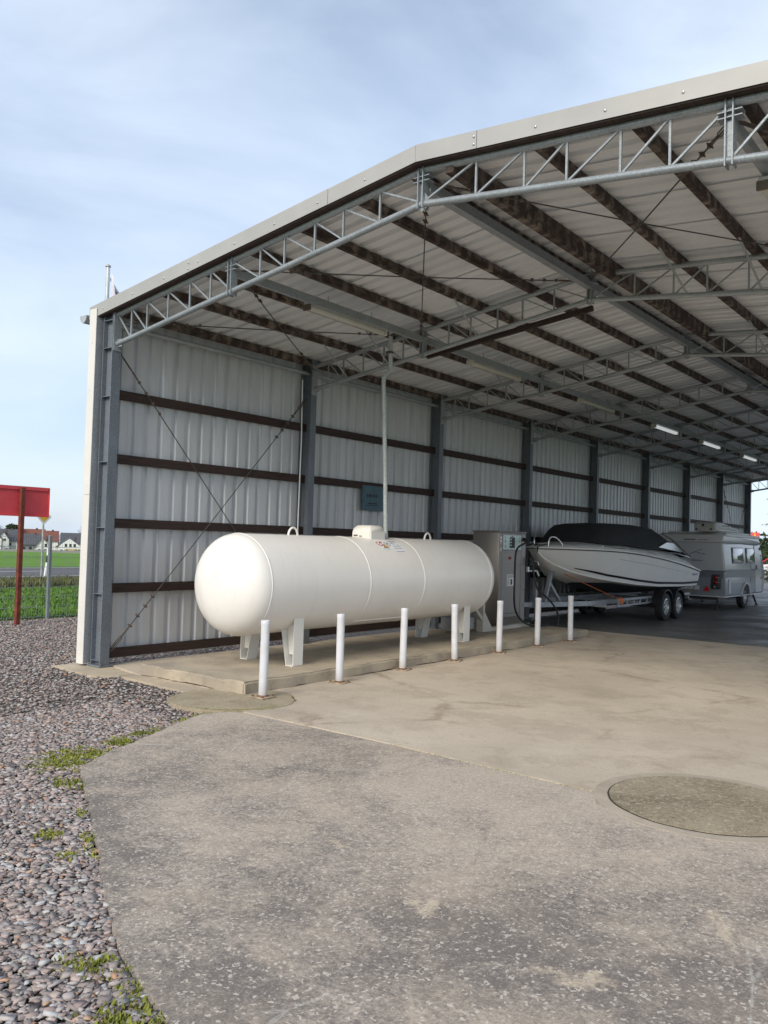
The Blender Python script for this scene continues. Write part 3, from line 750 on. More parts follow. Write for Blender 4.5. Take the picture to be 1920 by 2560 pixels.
# corner trim, inner flashing, gutter
for z0, z1 in ((.02, 2.193), (2.197, 4.62)):
    tr = MB().box(-.268, -.118, -.146, -.142, z0, z1).box(-.268, -.264, -.142, .22, z0, z1).build('corner_trim', 'white_trim', shed)
    for z in np.arange(z0+.12, z1, .62): put('screw', bpy.data.meshes['screw'], 'screw', tr, loc=(-.19, -.146, float(z))).scale = (.45, .45, .45)
MB().box(-.118, -.114, -.1415, -.02, .03, 4.58).box(-.113, -.109, -.02, .10, .04, 4.58).box(-.109, -.072, .096, .1, .04, 4.58).build('edge_flashing', 'galv', shed)
gp = [(-.34+.075*math.cos(a)-.07, 4.56+.10*math.sin(a)) for a in np.linspace(math.pi, 2*math.pi, 10)]
gut = MB()
pin = [(-.41+.070*math.cos(a), 4.56+.095*math.sin(a)) for a in np.linspace(2*math.pi, math.pi, 10)]
gut.prism(gp+pin, 'Y', -.15, LEN+.2); gut.prism(gp, 'Y', -.155, -.149); gut.build('gutter', 'zinc', shed)
# bracing cables with rope clamps and turnbuckles
def bracing(p, q, parent=shed, clamps=True):
    p, q = Vector(p), Vector(q); d = (q-p).normalized(); L_ = (q-p).length
    mid = p.lerp(q, .5)+Vector((0, 0, -.012*L_/4))
    c = MB().tube([p, p.lerp(mid, .5), mid, mid.lerp(q, .5), q], .0075, 6).build('bracing_cable', 'cable', parent)
    if clamps:
        for end, sgn in ((p, 1), (q, -1)):
            e = d*sgn
            tb = MB(); a = end+e*.04; b = end+e*.30; s_ = e.cross(Vector((.3, .5, .8))).normalized()*.018
            tb.tube([a, a+e*.04+s_, b-e*.04+s_, b, b-e*.04-s_, a+e*.04-s_, a], .007, 6)
            tb.tube([b, b+e*.12], .014, 6); tb.build('turnbuckle', 'rustybolt', c)
            for j in range(4):
                q_ = end+e*(.46+.17*j); cm = MB(); cm.tube([q_-e*.014, q_+e*.014], .021, 8); cm.tube([q_-s_*1.9, q_+s_*1.9], .008, 6); cm.build('rope_clamp', 'rustybolt', c)
bracing((.10, .08, 4.05), (.05, BAY-.08, .25)); bracing((.10, .08, .16), (.05, BAY-.08, 4.0))
bracing((.10, LEN-BAY+.08, 4.05), (.05, LEN-.08, .25)); bracing((.10, LEN-BAY+.08, .16), (.05, LEN-.08, 4.0))
def nd_(x, y): return (x, y, zc(x)-.10)
for (xa1, xb1) in ((.2, 2.31), (2.31, 4.95), (4.95, 7.75), (7.75, 9.7)):
    bracing(nd_(xa1, .06), nd_(xb1, BAY-.06)); bracing(nd_(xb1, .06), nd_(xa1, BAY-.06))
# conduit on the second column
MB().tube([(.012, 3.60, .6), (.012, 3.60, 2.0), (.03, 3.60, 3.3), (.012, 3.60, 4.3)], .011, 8).build('conduit', 'white', shed, True)

# ------------------------------------------------------------------ gas tank
XA, ZA, RT = 1.875, 1.1317, .6185
tank = thing('gas_tank', 'large white horizontal gas tank lying on four feet behind the bollards', 'tank', (XA, 3.1, .135))
def dome(y0, dep, sgn):
    out_ = []
    for i in range(13):
        a = math.pi/2*i/12; rr = RT*math.cos(a)**.80 if i < 12 else 0.002
        out_.append((max(rr, .002), y0+sgn*dep*math.sin(a)))
    return out_
Y0, Y1 = .62, 5.60
pf = dome(Y0, .36, -1)[::-1]+[(RT, y) for y in (1.2, 1.8, 2.46, 3.1, 3.71, 4.3, 5.0)]+dome(Y1, .36, 1)
MB().lathe([(r_, y) for r_, y in pf], (XA, 0, ZA), 'Y', 72).build('shell', 'tank', tank, 'all')
for y, w_ in ((Y0, .008), (2.46, .011), (3.71, .011), (Y1, .014)):
    MB().lathe([(RT-.003, y-w_), (RT+.0035, y-w_*.6), (RT+.0055, y), (RT+.0035, y+w_*.6), (RT-.003, y+w_)], (XA, 0, ZA), 'Y', 72).build('weld_seam', 'tank', tank, 'all')
MB().bar((XA+RT*math.cos(R(-58))+.001, 2.47, ZA+RT*math.sin(R(-58))), (XA+RT*math.cos(R(-58))+.001, 3.70, ZA+RT*math.sin(R(-58))), .012, .012).build('weld_seam', 'tank', tank)
for y in (1.57, 4.62):
    pts = [(XA+.085*math.cos(a), y, ZA+RT-.01+(.105*math.sin(a) if math.sin(a) > 0 else 0)) for a in np.linspace(0, math.pi, 13)]
    MB().tube([(XA, y+(p_[0]-XA), p_[2]) for p_ in pts], .015, 10).build('lifting_lug', 'tank', tank, True)
for (x, y) in ((1.46, 1.25), (2.27, 1.25), (1.44, 5.15), (2.25, 5.15)):
    s_ = 1 if x > XA else -1
    lg = MB(); zt_ = lambda xx: ZA-math.sqrt(max(RT**2-(xx-XA)**2, 0))
    xo = x+s_*.06; xi = x-s_*.05; xt_ = x-s_*.15
    ztop = zt_(xo)+.05
    lg.box(min(xo, xo+.008*s_), max(xo, xo+.008*s_), y-.085, y+.085, .142, ztop)
    lg.add([(xi, y-.085, .142), (xi-.008*s_, y-.085, .142), (xt_-.008*s_, y-.085, zt_(xt_)+.04), (xt_, y-.085, zt_(xt_)+.04),
            (xi, y+.085, .142), (xi-.008*s_, y+.085, .142), (xt_-.008*s_, y+.085, zt_(xt_)+.04), (xt_, y+.085, zt_(xt_)+.04)],
           [(0,1,2,3),(7,6,5,4),(0,4,5,1),(1,5,6,2),(2,6,7,3),(3,7,4,0)])
    a0, a1 = sorted((xi-.006*s_, xo)); lg.box(a0, a1, y-.09, y+.09, .135, .143)
    b0, b1 = sorted((x-s_*.10, xo)); lg.add([(x-s_*.068, y-.02, .27), (xo, y-.02, .27), (xo, y-.02, zt_(xo)-.07), (x-s_*.115, y-.02, zt_(xo)-.07),
            (x-s_*.068, y-.012, .27), (xo, y-.012, .27), (xo, y-.012, zt_(xo)-.07), (x-s_*.115, y-.012, zt_(xo)-.07)], [(0,1,2,3),(7,6,5,4),(0,4,5,1),(1,5,6,2),(2,6,7,3),(3,7,4,0)])
    lg.build('foot', 'tank_leg', tank)
# valve hood
bm = bmesh.new(); ring = []
for (hx, hy, z) in ((.178, .178, 1.712), (.176, .176, 1.82), (.165, .165, 1.872), (.125, .125, 1.918), (.10, .10, 1.924)):
    ring.append([bm.verts.new((XA+hx*sx, 3.135+hy*sy, z-(.0 if abs(sx) < .7 or z > 1.75 else .015))) for sx, sy in ((-1,-.88),(-.88,-1),(0,-1),(.88,-1),(1,-.88),(1,.88),(.88,1),(0,1),(-.88,1),(-1,.88))])
for i in range(4):
    for k in range(10): bm.faces.new((ring[i][k], ring[i][(k+1) % 10], ring[i+1][(k+1) % 10], ring[i+1][k]))
bm.faces.new(ring[4])
hood = MB().bm(bm).build('valve_hood', 'tank_leg', tank, True)
MB().box(XA-.13, XA-.06, 2.952, 2.960, 1.765, 1.785).box(XA-.03, XA+.02, 2.952, 2.960, 1.76, 1.772).build('hood_latch', 'rustybolt', hood)
# printed stickers, curved on the shell
def decal(name, poly, mt, lift, parent):
    # poly in (y, angle deg); fan with subdivision along the arc
    mb = MB(); P = lambda q: (XA+(RT+lift)*math.cos(R(q[1])), q[0], ZA+(RT+lift)*math.sin(R(q[1])))
    cx = sum(q[0] for q in poly)/len(poly); cy = sum(q[1] for q in poly)/len(poly)
    mb.v = [P((cx, cy))]; n_ = len(poly); sub = []
    for i in range(n_):
        a, b = poly[i], poly[(i+1) % n_]
        m_ = max(1, int(abs(a[1]-b[1])/3))
        sub += [(a[0]+(b[0]-a[0])*k/m_, a[1]+(b[1]-a[1])*k/m_) for k in range(m_)]
    for t in (.34, .67, 1.): mb.v += [P((cx+(q[0]-cx)*t, cy+(q[1]-cy)*t)) for q in sub]
    ns = len(sub)
    mb.f = [(0, 1+i, 1+(i+1) % ns) for i in range(ns)]
    for t in (0, 1): mb.f += [(1+t*ns+i, 1+(t+1)*ns+i, 1+(t+1)*ns+(i+1) % ns, 1+t*ns+(i+1) % ns) for i in range(ns)]
    return mb.build(name, mt, parent)
DG = math.degrees(1/RT)
rect = lambda y0, y1, a0, a1: [(y0, a0), (y1, a0), (y1, a1), (y0, a1)]
circ = lambda y, a, r_: [(y+r_*math.cos(t), a+r_*DG*math.sin(t)) for t in np.linspace(0, 2*math.pi, 20, endpoint=False)]
w1 = decal('warning_sticker', rect(2.915, 3.225, 46.5, 67), 'white', .0015, tank)
decal('sign_ring', circ(2.985, 59, .058), 'redink', .0025, w1); decal('sign_disc', circ(2.985, 59, .042), 'white', .0035, w1)
decal('sign_bar', [(2.955, 57), (2.96, 56), (3.015, 61), (3.01, 62)], 'redink', .0045, w1)
decal('sign_ring', circ(3.165, 59, .058), 'blueink', .0025, w1); decal('sign_disc', circ(3.165, 59, .045), 'white', .0035, w1); decal('sign_mark', circ(3.165, 59, .020), 'ink', .0045, w1)
decal('sign_triangle', [(3.01, 50.3), (3.135, 50.3), (3.07, 59.5)], 'ink', .0025, w1); decal('sign_triangle', [(3.027, 51.3), (3.118, 51.3), (3.07, 57.8)], 'yellowink', .0035, w1)
decal('sign_mark', [(3.03, 62), (3.09, 62), (3.09, 65), (3.03, 65)], 'redink', .0025, w1); decal('print_line', rect(2.96, 3.13, 47.8, 48.4), 'blueink', .0025, w1)
w2 = decal('data_plate', rect(3.232, 3.455, 41, 68), 'white', .0015, tank)
for a0, a1, y0, y1 in ((65.5, 67.2, 3.26, 3.44), (62, 62.8, 3.25, 3.43), (59.5, 61, 3.25, 3.32), (56.3, 57.3, 3.26, 3.32), (56.3, 57.2, 3.35, 3.42), (52.8, 53.8, 3.25, 3.42), (49, 50, 3.24, 3.42), (43.2, 44.2, 3.24, 3.42)):
    decal('print_line', rect(y0, y1, a0, a1), 'blueink', .0025, w2)

# vent pipe rising from the hood
vp = [(1.90, 3.50, 1.80), (1.89, 3.47, 2.6), (1.885, 3.42, 3.4), (1.88, 3.375, 4.06), (1.88, 3.385, 4.13), (1.885, 3.43, 4.19), (1.885, 3.475, 4.22), (1.885, 3.52, 4.27), (1.885, 3.525, 4.34), (1.885, 3.50, 4.92)]
ventp = thing('vent_pipe', 'pale galvanised vent pipe rising from the white tank up to the roof', 'pipe', (1.9, 3.5, 1.80))
MB().tube(vp, .032, 12).build('pipe_run', 'pipe', ventp, True)
MB().tube([(1.90, 3.50, 1.66), (1.90, 3.50, 1.83)], .040, 12).build('pipe_socket', 'galv', ventp, True)
MB().tube([(1.885, 3.51, 4.90), (1.885, 3.505, 4.94)], .042, 12).build('pipe_collar', 'pipe', ventp, True)
MB().box(1.84, 1.93, 3.45, 3.53, 4.50, 4.53).bar((1.9, 3.5, 4.51), (1.75, 3.74, 4.47), .02, .012).build('pipe_clip', 'rustybolt', ventp)

# wall sign
sg = MB().box(.002, .010, 5.23, 5.92, 2.24, 2.69).build('wall_sign', 'teal'); tag(sg, 'dark teal sign board with faded dark print on the shed wall', 'sign')
sp_ = MB()
for i, (a, b) in enumerate(((5.36, 5.40), (5.42, 5.47), (5.49, 5.52), (5.55, 5.60), (5.62, 5.66))): sp_.box(.010, .0115, a, b, 2.48, 2.54)
sp_.box(.010, .0115, 5.33, 5.70, 2.33, 2.345).box(.010, .0115, 5.40, 5.66, 2.36, 2.385); sp_.build('faded_print', 'tealink', sg)

# ------------------------------------------------------------------ bollards
BP = [(3.035, -.01), (2.96, 1.32), (2.865, 2.71), (2.87, 3.96), (2.855, 5.25), (2.835, 6.56), (2.905, 7.68)]
bb_me = MB().lathe([(.047, .0), (.047, .74), (.05, .765), (.05, .80), (.046, .808), (.030, .808), (.030, .79)], (0, 0, 0), 'Z', 20).mesh('tube')
pl_me = MB().rbox(-.10, .10, -.10, .10, 0, .012, .003, 1).mesh('foot_plate')
bt_me = MB().lathe([(.012, 0), (.012, .014), (.006, .016)], (0, 0, 0), 'Z', 6).mesh('plate_bolt')
wd_me = MB().lathe([(.060, 0), (.055, .008), (.047, .016)], (0, 0, 0), 'Z', 16).mesh('rust_collar')
for i, (x, y) in enumerate(BP):
    lab = 'white steel bollard on rusty foot plate in the row along the tank slab'
    if i == 0: lab = 'white steel bollard standing on the mossy round concrete pad at the slab corner'
    if i == 1: lab = 'white steel bollard next along the slab from the one on the mossy pad'
    if i == 2: lab = 'white steel bollard in front of the tank between its two middle weld seams'
    if i == 3: lab = 'white steel bollard standing in front of the far tank foot'
    if i == 4: lab = 'white steel bollard in front of the stainless dispenser cabinet'
    if i == 5: lab = 'white steel bollard in front of the looped black dispenser hose'
    if i == 6: lab = 'white end bollard in front of the boat trailer tongue'
    z0 = .008 if i == 0 else .001
    t = thing('bollard', lab, 'bollard', (x, y, z0), 'bollards in front of the gas tank')
    put('tube', bb_me, 'bollard', t, True, loc=(x, y, z0+.010)).rotation_euler = (random.gauss(0, .008), random.gauss(0, .008), i); put('foot_plate', pl_me, 'plate', t, loc=(x, y, z0)).rotation_euler = (0, 0, .1*i)
    put('rust_collar', wd_me, 'rust', t, loc=(x, y, z0+.012))
    for sx in (-1, 1):
        for sy in (-1, 1): put('plate_bolt', bt_me, 'rust', t, loc=(x+sx*.075, y+sy*.075, z0+.012))

# ------------------------------------------------------------------ dispenser
dsp = thing('gas_dispenser', 'stainless steel gas dispenser cabinet with pale display and black hose', 'dispenser', (1.35, 7.8, .135))
DX = 1.62
MB().rbox(1.05, DX, 7.30, 8.33, .20, 1.93, .012, 2).build('cabinet', 'stainless', dsp, True)
MB().rbox(1.035, DX+.015, 7.285, 8.345, 1.93, 1.955, .006, 1).build('cabinet_lid', 'stainless', dsp)
for (y0, y1, z0, z1, nm) in ((7.42, 8.12, 1.33, 1.56, 'door_panel'), (7.42, 8.12, .34, 1.30, 'door_panel'), (8.15, 8.31, .24, 1.90, 'side_panel'), (7.32, 7.40, .24, 1.90, 'side_panel')):
    MB().rbox(DX, DX+.006, y0, y1, z0, z1, .003, 1).build(nm, 'stainless', dsp)
df = MB().rbox(DX, DX+.016, 7.405, 8.125, 1.585, 1.905, .005, 1).build('display_frame', 'stainless', dsp)
dpan = MB().box(DX+.016, DX+.019, 7.43, 8.095, 1.612, 1.88).build('display_panel', 'screen', dsp)
MB().box(DX+.019, DX+.0215, 7.66, 7.86, 1.638, 1.84).build('price_display', 'ink', dpan)
MB().box(DX+.019, DX+.0215, 7.72, 7.80, 1.85, 1.864).build('display_badge', 'ink', dpan)
for z in (1.80, 1.745, 1.69): MB().box(DX+.0215, DX+.023, 7.68, 7.73, z-.012, z+.012).build('digit', 'screen', dpan)
for yy in (7.50, 8.03):
    for ch, z in (('L', 1.835), ('P', 1.752), ('G', 1.665)):
        me = text_mesh(ch, .075); me.transform(Matrix.Translation((DX+.0205, yy, z)) @ Matrix(((0, 0, 1), (1, 0, 0), (0, 1, 0))).to_4x4())
        put('letter', me, 'ink', dpan)
lb = MB().box(DX+.006, DX+.008, 7.61, 7.88, .92, 1.14).build('instruction_label', 'white', dsp)
lm = MB().box(DX+.008, DX+.0095, 7.745, 7.81, .945, 1.05)
for z in (1.125, 1.11, 1.095, 1.08): lm.box(DX+.008, DX+.0095, 7.63, 7.86, z-.003, z+.003)
for z in np.arange(.94, 1.06, .016): lm.box(DX+.008, DX+.0095, 7.63, 7.63+random.uniform(.05, .10), z-.003, z+.003)
lm.build('label_print', 'ink', lb)
st = MB()
for z0, z1 in ((1.80, 1.85), (1.74, 1.785), (1.715, 1.722), (1.62, 1.64), (1.585, 1.605)): st.box(DX+.006, DX+.0075, 7.34, 7.385, z0, z1)
st.build('small_sticker', 'white', dsp)
MB().lathe([(.028, 0), (.028, .02), (.02, .025)], (DX+.006, 7.70, 1.45), 'X', 14).build('stop_button', 'redlamp', dsp, True)
for k in range(5): MB().box(DX+.006, DX+.008, 7.58+.11*k, 7.65+.11*k, .40, .412).build('vent_slot', 'ink', dsp)
for z in (.55, .85): MB().lathe([(.018, 0), (.016, .02), (.008, .024)], (DX+.006, 8.25, z), 'X', 10).build('lock', 'chrome', dsp, True)
hp = [(1.64, 8.22, 1.80), (1.75, 8.12, 1.79), (1.80, 7.93, 1.725), (1.80, 7.71, 1.66), (1.80, 7.61, 1.51), (1.80, 7.595, 1.11), (1.80, 7.60, .645), (1.80, 7.70, .42), (1.82, 7.92, .255), (1.86, 8.2, .165), (1.93, 8.5, .150), (1.95, 8.66, .152), (1.90, 8.80, .10),
      (1.83, 9.02, .03), (1.80, 9.26, .05), (1.80, 9.43, .141), (1.80, 9.39, .347), (1.80, 9.13, .56), (1.80, 8.77, .735), (1.80, 8.53, .841), (1.78, 8.45, 1.0), (1.76, 8.42, 1.12), (1.74, 8.40, 1.30)]
def smooth(pts, n_=5):
    P = [Vector(p_) for p_ in pts]; out_ = []
    for i in range(len(P)-1):
        a, b, c, d = P[max(i-1, 0)], P[i], P[i+1], P[min(i+2, len(P)-1)]
        for k in range(n_):
            t = k/n_; out_.append(.5*((2*b)+(c-a)*t+(2*a-5*b+4*c-d)*t*t+(3*b-a-3*c+d)*t**3))
    return out_+[P[-1]]
MB().tube(smooth(hp), .019, 10).build('hose', 'black', dsp, True)
nz = MB().tube([(1.70, 8.40, 1.30), (1.70, 8.41, 1.40), (1.68, 8.37, 1.46)], [.03, .035, .03], 10).build('nozzle', 'black', dsp, True)
MB().tube([(1.74, 8.44, 1.40), (1.78, 8.52, 1.38), (1.79, 8.55, 1.31)], .014, 8).build('nozzle_lever', 'chrome', nz, True)
MB().box(DX+.007, 1.67, 8.345, 8.40, 1.18, 1.28).bar((1.65, 8.38, 1.20), (1.72, 8.62, 1.20), .02, .02).bar((1.72, 8.61, 1.20), (1.74, 8.66, 1.10), .03, .03).build('nozzle_holder', 'chrome', dsp)
MB().rbox(DX+.006, 1.68, 8.19, 8.27, 1.77, 1.84, .01, 1).build('hose_swivel', 'black', dsp)
# frame below
fr = MB().box(1.60, 1.74, 6.66, 8.32, .137, .20).box(1.04, 1.12, 6.66, 8.32, .137, .20).build('base_frame', 'cream', dsp)
MB().box(1.60, 1.74, 6.60, 6.66, .137, .66).build('frame_post', 'cream', dsp)
MB().prism([(6.66, .20), (6.98, .20), (6.70, .52), (6.66, .52)], 'X', 1.645, 1.695).build('gusset', 'cream', dsp)
MB().bar((1.70, 6.62, .36), (1.70, 6.20, .70), .05, .06).build('frame_brace', 'cream', dsp)
# pump box under the far tank end
pb = thing('pump_box', 'small grey sheet metal pump box under the far end of the tank', 'box', (1.45, 6.2, .135))
MB().rbox(1.25, 1.62, 5.98, 6.50, .19, .40, .006, 1).build('box_shell', 'galv', pb)
MB().box(1.25, 1.27, 5.98, 6.50, .40, .62).box(1.27, 1.62, 6.48, 6.50, .40, .60).build('back_plate', 'galv', pb)
for y in (6.06, 6.42): MB().tube([(1.56, y, .137), (1.56, y, .20)], .012, 8).tube([(1.31, y, .137), (1.31, y, .20)], .012, 8).build('box_leg', 'galv', pb)
MB().tube([(1.55, 5.75, .60), (1.55, 5.75, .50), (1.55, 5.8, .47), (1.55, 6.25, .47), (1.55, 6.28, .42)], .022, 10).build('pump_pipe', 'tank_leg', pb, True)
MB().lathe([(.03, 0), (.05, .02), (.05, .07), (.03, .09)], (1.55, 6.10, .47), 'Y', 14).build('pipe_flange', 'tank_leg', pb, True)

# ------------------------------------------------------------------ lamps
LY = [(1.30, 0), (5.15, 0), (9.3, 0), (13.35, 1), (16.9, 1), (20.8, 1), (24.6, 1)]
for i, (y, lit) in enumerate(LY):
    lab = ['aged fluorescent batten hanging over the front half of the white tank', 'unlit fluorescent batten just behind the second truss', 'unlit fluorescent batten in the dim third bay', 'bright fluorescent batten under the roof above the motor boat', 'bright fluorescent batten under the roof between boat and caravan', 'bright fluorescent batten under the roof above the caravan', 'bright fluorescent batten in the last bays at the far shed end'][i]
    x = 2.24; z = zc(2.31)-.22
    t = thing('fluorescent_lamp', lab, 'lamp', (x, y, z), 'fluorescent lamps along the shed roof')
    MB().rbox(x-.05, x+.05, y, y+1.6, z+.035, z+.075, .008, 1).build('housing', 'ac', t)
    MB().rbox(x-.048, x+.048, y+.03, y+1.57, z-.026, z+.035, .022, 2).build('diffuser', 'lamp_on' if lit else 'lamp', t, True)
    for yy in (y, y+1.57): MB().rbox(x-.066, x+.066, yy, yy+.03, z-.038, z+.05, .01, 1).build('end_cap', 'rustybolt' if (i == 0 and yy == y) else 'lamp', t)
    for yy in (y+.35, y+1.25): MB().tube([(x+.05, yy, z+.07), (x+.05, yy, zt(x)-.17)], .004, 5).build('hanger', 'cable', t)
t = thing('fluorescent_lamp', 'weathered fluorescent batten under the right roof slope by the front truss', 'lamp', (7.74, .92, 4.72), 'fluorescent lamps along the shed roof')
x = 7.76; y = .92; z = 4.74
MB().rbox(x-.05, x+.05, y, y+1.6, z+.035, z+.075, .008, 1).build('housing', 'ac', t); MB().rbox(x-.048, x+.048, y+.03, y+1.57, z-.026, z+.035, .022, 2).build('diffuser', 'lamp', t, True)
for yy in (y, y+1.57): MB().rbox(x-.066, x+.066, yy, yy+.03, z-.038, z+.05, .01, 1).build('end_cap', 'rustybolt', t)
for yy in (y+.35, y+1.25): MB().tube([(x, yy, z+.07), (x, yy, zt(x)-.06)], .004, 5).build('hanger', 'cable', t)

# ------------------------------------------------------------------ wheels
def wheel(parent, x, y, r_, wd, sgn, mt_rim='rim'):
    z = r_
    ty = MB().lathe([(r_*.62, -wd/2), (r_*.9, -wd/2), (r_*.98, -wd*.4), (r_, -wd*.2), (r_, wd*.2), (r_*.98, wd*.4), (r_*.9, wd/2), (r_*.62, wd/2), (r_*.60, 0), (r_*.62, -wd/2)], (x, y, z), 'X', 32, False).build('wheel', 'tyre', parent, True)
    rm = MB().lathe([(r_*.63, 0), (r_*.62, sgn*wd*.46), (r_*.55, sgn*wd*.48), (r_*.5, sgn*wd*.32), (r_*.2, sgn*wd*.30), (r_*.16, sgn*wd*.42), (r_*.02, sgn*wd*.44)], (x, y, z), 'X', 24).build('rim', mt_rim, ty, True)
    sp2 = MB()
    for k in range(8):
        a = 2*math.pi*k/8; xx = x+sgn*wd*.36
        sp2.bar((xx, y+r_*.14*math.cos(a), z+r_*.14*math.sin(a)), (xx, y+r_*.56*math.cos(a), z+r_*.56*math.sin(a)), .035, .03, (1, 0, 0))
    sp2.build('spokes', mt_rim, ty)
    return ty

# ------------------------------------------------------------------ boat
BX = 1.42
ST = [  # y, half beam sheer, z sheer, half beam chine, z chine, z keel, deck z
 (9.20, .02, 1.66, .01, 1.58, 1.56, 1.68), (9.35, .24, 1.66, .06, 1.47, 1.43, 1.70), (9.65, .48, 1.66, .18, 1.32, 1.24, 1.73), (10.1, .70, 1.655, .36, 1.17, 1.03, 1.77), (10.7, .89, 1.645, .60, 1.05, .86, 1.80),
 (11.4, 1.02, 1.618, .80, .97, .74, 1.82), (12.3, 1.11, 1.560, .95, .89, .66, 1.79), (13.4, 1.15, 1.465, 1.03, .835, .61, 1.77), (14.6, 1.15, 1.345, 1.05, .81, .59, 1.70), (15.6, 1.13, 1.225, 1.04, .80, .58, 1.54), (16.1, 1.10, 1.160, 1.02, .80, .58, 1.30)]
def interp(y):
    for a, b in zip(ST, ST[1:]):
        if a[0] <= y <= b[0]:
            t = (y-a[0])/(b[0]-a[0]); return [a[i]+(b[i]-a[i])*t for i in range(7)]
    return list(ST[-1] if y > ST[-1][0] else ST[0])
boat = thing('motor_boat', 'white motor boat with black stripes and black canvas cover on a trailer', 'boat', (BX, 12.8, .58))
YS = list(np.concatenate([np.linspace(9.2, 9.65, 6), np.linspace(9.8, 16.1, 26)]))
def loft(sec, name, mt, parent, closed=False, smooth_='x', capend=True):
    mb = MB(); rows = [sec(y) for y in YS]; n_ = len(rows[0])
    for r_ in rows: mb.v += r_
    for i in range(len(rows)-1):
        for k in range(n_-1): mb.f.append((i*n_+k, i*n_+k+1, (i+1)*n_+k+1, (i+1)*n_+k))
    if capend: mb.f.append(tuple((len(rows)-1)*n_+k for k in range(n_)))
    return mb.build(name, mt, parent, True)
def hullsec(y):
    y_, hb, zs, hc, zch, zk, zd = interp(y); out_ = []
    half = []
    for t in (0, .5, 1): half.append((hc*.94*t, zk+(zch-.03-zk)*t))          # bottom
    half.append((hc, zch-.02))
    for t in (.0, .12, .3, .5, .7, .85, 1.): 
        half.append((hc+(hb-hc)*(t**.75), zch+(zs-zch)*t))
    return [(BX-a, y, b) for a, b in half[::-1]]+[(BX+a, y, b) for a, b in half[1:]]
hull = loft(hullsec, 'hull', 'gel', boat)
def botsec(y):
    y_, hb, zs, hc, zch, zk, zd = interp(y)
    zc_ = min(zch-.05, .93) if y > 10.3 else zk
    ww = hc*.96*max(0, min(1, (zc_-zk)/max(zch-.03-zk, .01)))
    return [(BX-ww-.006, y, zc_-.006), (BX, y, zk-.008), (BX+ww+.006, y, zc_-.006)]
mb = MB(); rows = [botsec(y) for y in YS if y > 10.35]
for r_ in rows: mb.v += r_
for i in range(len(rows)-1):
    for k in range(2): mb.f.append((i*3+k, i*3+k+1, i*3+k+4, i*3+k+3))
mb.build('hull_bottom', 'antifoul_shade', boat)
def decksec(y):
    y_, hb, zs, hc, zch, zk, zd = interp(y); hb = max(hb, .02)
    return [(BX+hb*s_, y, zs+(zd-zs)*(1-abs(s_)**4.5)) for s_ in (-1, -.94, -.85, -.7, -.5, -.25, 0, .25, .5, .7, .85, .94, 1)]
loft(decksec, 'deck', 'gel', boat)
for s_ in (-1, 1):
    MB().tube([(BX+s_*(interp(y)[1]+.008), y, interp(y)[2]) for y in YS], .018, 8).build('rub_rail', 'gel', boat, True)
    MB().tube([(BX+s_*(interp(y)[1]+.010), y, interp(y)[2]-.026) for y in YS], .010, 6).build('rub_strip', 'stripe', boat, True)
    def hx(y, z):
        y_, hb, zs, hc, zch, zk, zd = interp(y); t = max(0, min(1, (z-zch)/(zs-zch))); return hc+(hb-hc)*(t**.75)
    ys_ = np.linspace(10.05, 16.1, 40); rb = MB()
    for y in ys_:
        zz = float(np.interp(y, [10.0, 11.0, 12.2, 13.2, 14.9, 16.1], [1.255, 1.10, .975, .905, .865, .865])); hw = float(np.interp(y, [10, 10.6, 16.1], [.006, .022, .03]))
        rb.v += [(BX+s_*(hx(y, zz-hw)+.004), y, zz-hw), (BX+s_*(hx(y, zz+hw)+.004), y, zz+hw)]
    rb.f = [(2*i, 2*i+1, 2*i+3, 2*i+2) for i in range(len(ys_)-1)]; rb.build('hull_stripe', 'stripe', boat)
    rb = MB(); ys_ = np.linspace(11.2, 14.6, 20)
    for y in ys_:
        zz = float(np.interp(y, [11.2, 14.6], [1.45, 1.16])); rb.v += [(BX+s_*(hx(y, zz)+.003), y, zz-.004), (BX+s_*(hx(y, zz)+.003), y, zz+.004)]
    rb.f = [(2*i, 2*i+1, 2*i+3, 2*i+2) for i in range(len(ys_)-1)]; rb.build('hull_crease', 'blueink', boat)
nb = MB()
for i in range(6): 
    y = 15.45+.07*i+(.06 if i > 3 else 0); nb.box(BX+hx(y, 1.1)+.001, BX+hx(y, 1.1)+.005, y, y+.045, 1.05, 1.10)
nb.build('hull_number', 'blueink', boat)
# canvas cover over the cockpit
cy_ = [(10.60, .60, 1.80, 1.86), (10.72, .70, 1.80, 2.00), (10.88, .80, 1.80, 2.14), (11.05, .86, 1.80, 2.20), (11.6, .93, 1.80, 2.225), (12.4, .98, 1.75, 2.24), (13.3, 1.0, 1.73, 2.24), (13.8, 1.0, 1.72, 2.21), (14.3, .99, 1.70, 2.08), (14.8, .98, 1.66, 1.90), (15.3, .97, 1.58, 1.68), (15.65, .95, 1.50, 1.56)]
mb = MB()
for (y, hb, z0, z1) in cy_:
    mb.v += [(BX+hb*sx*(1-.27*max(0, tz)*(1 if z1-z0 > .1 else .3)), y, z0+(z1-z0)*tz) for sx, tz in ((-1, -.1), (-1, .35), (-.97, .72), (-.86, .93), (-.5, 1.02), (0, 1.05), (.5, 1.02), (.86, .93), (.97, .72), (1, .35), (1, -.1))]
for i in range(len(cy_)-1):
    for k in range(10): mb.f.append((i*11+k, i*11+k+1, (i+1)*11+k+1, (i+1)*11+k))
mb.f += [tuple(range(11)), tuple((len(cy_)-1)*11+k for k in range(11))]
mb.build('canvas_cover', 'canvas', boat, True)
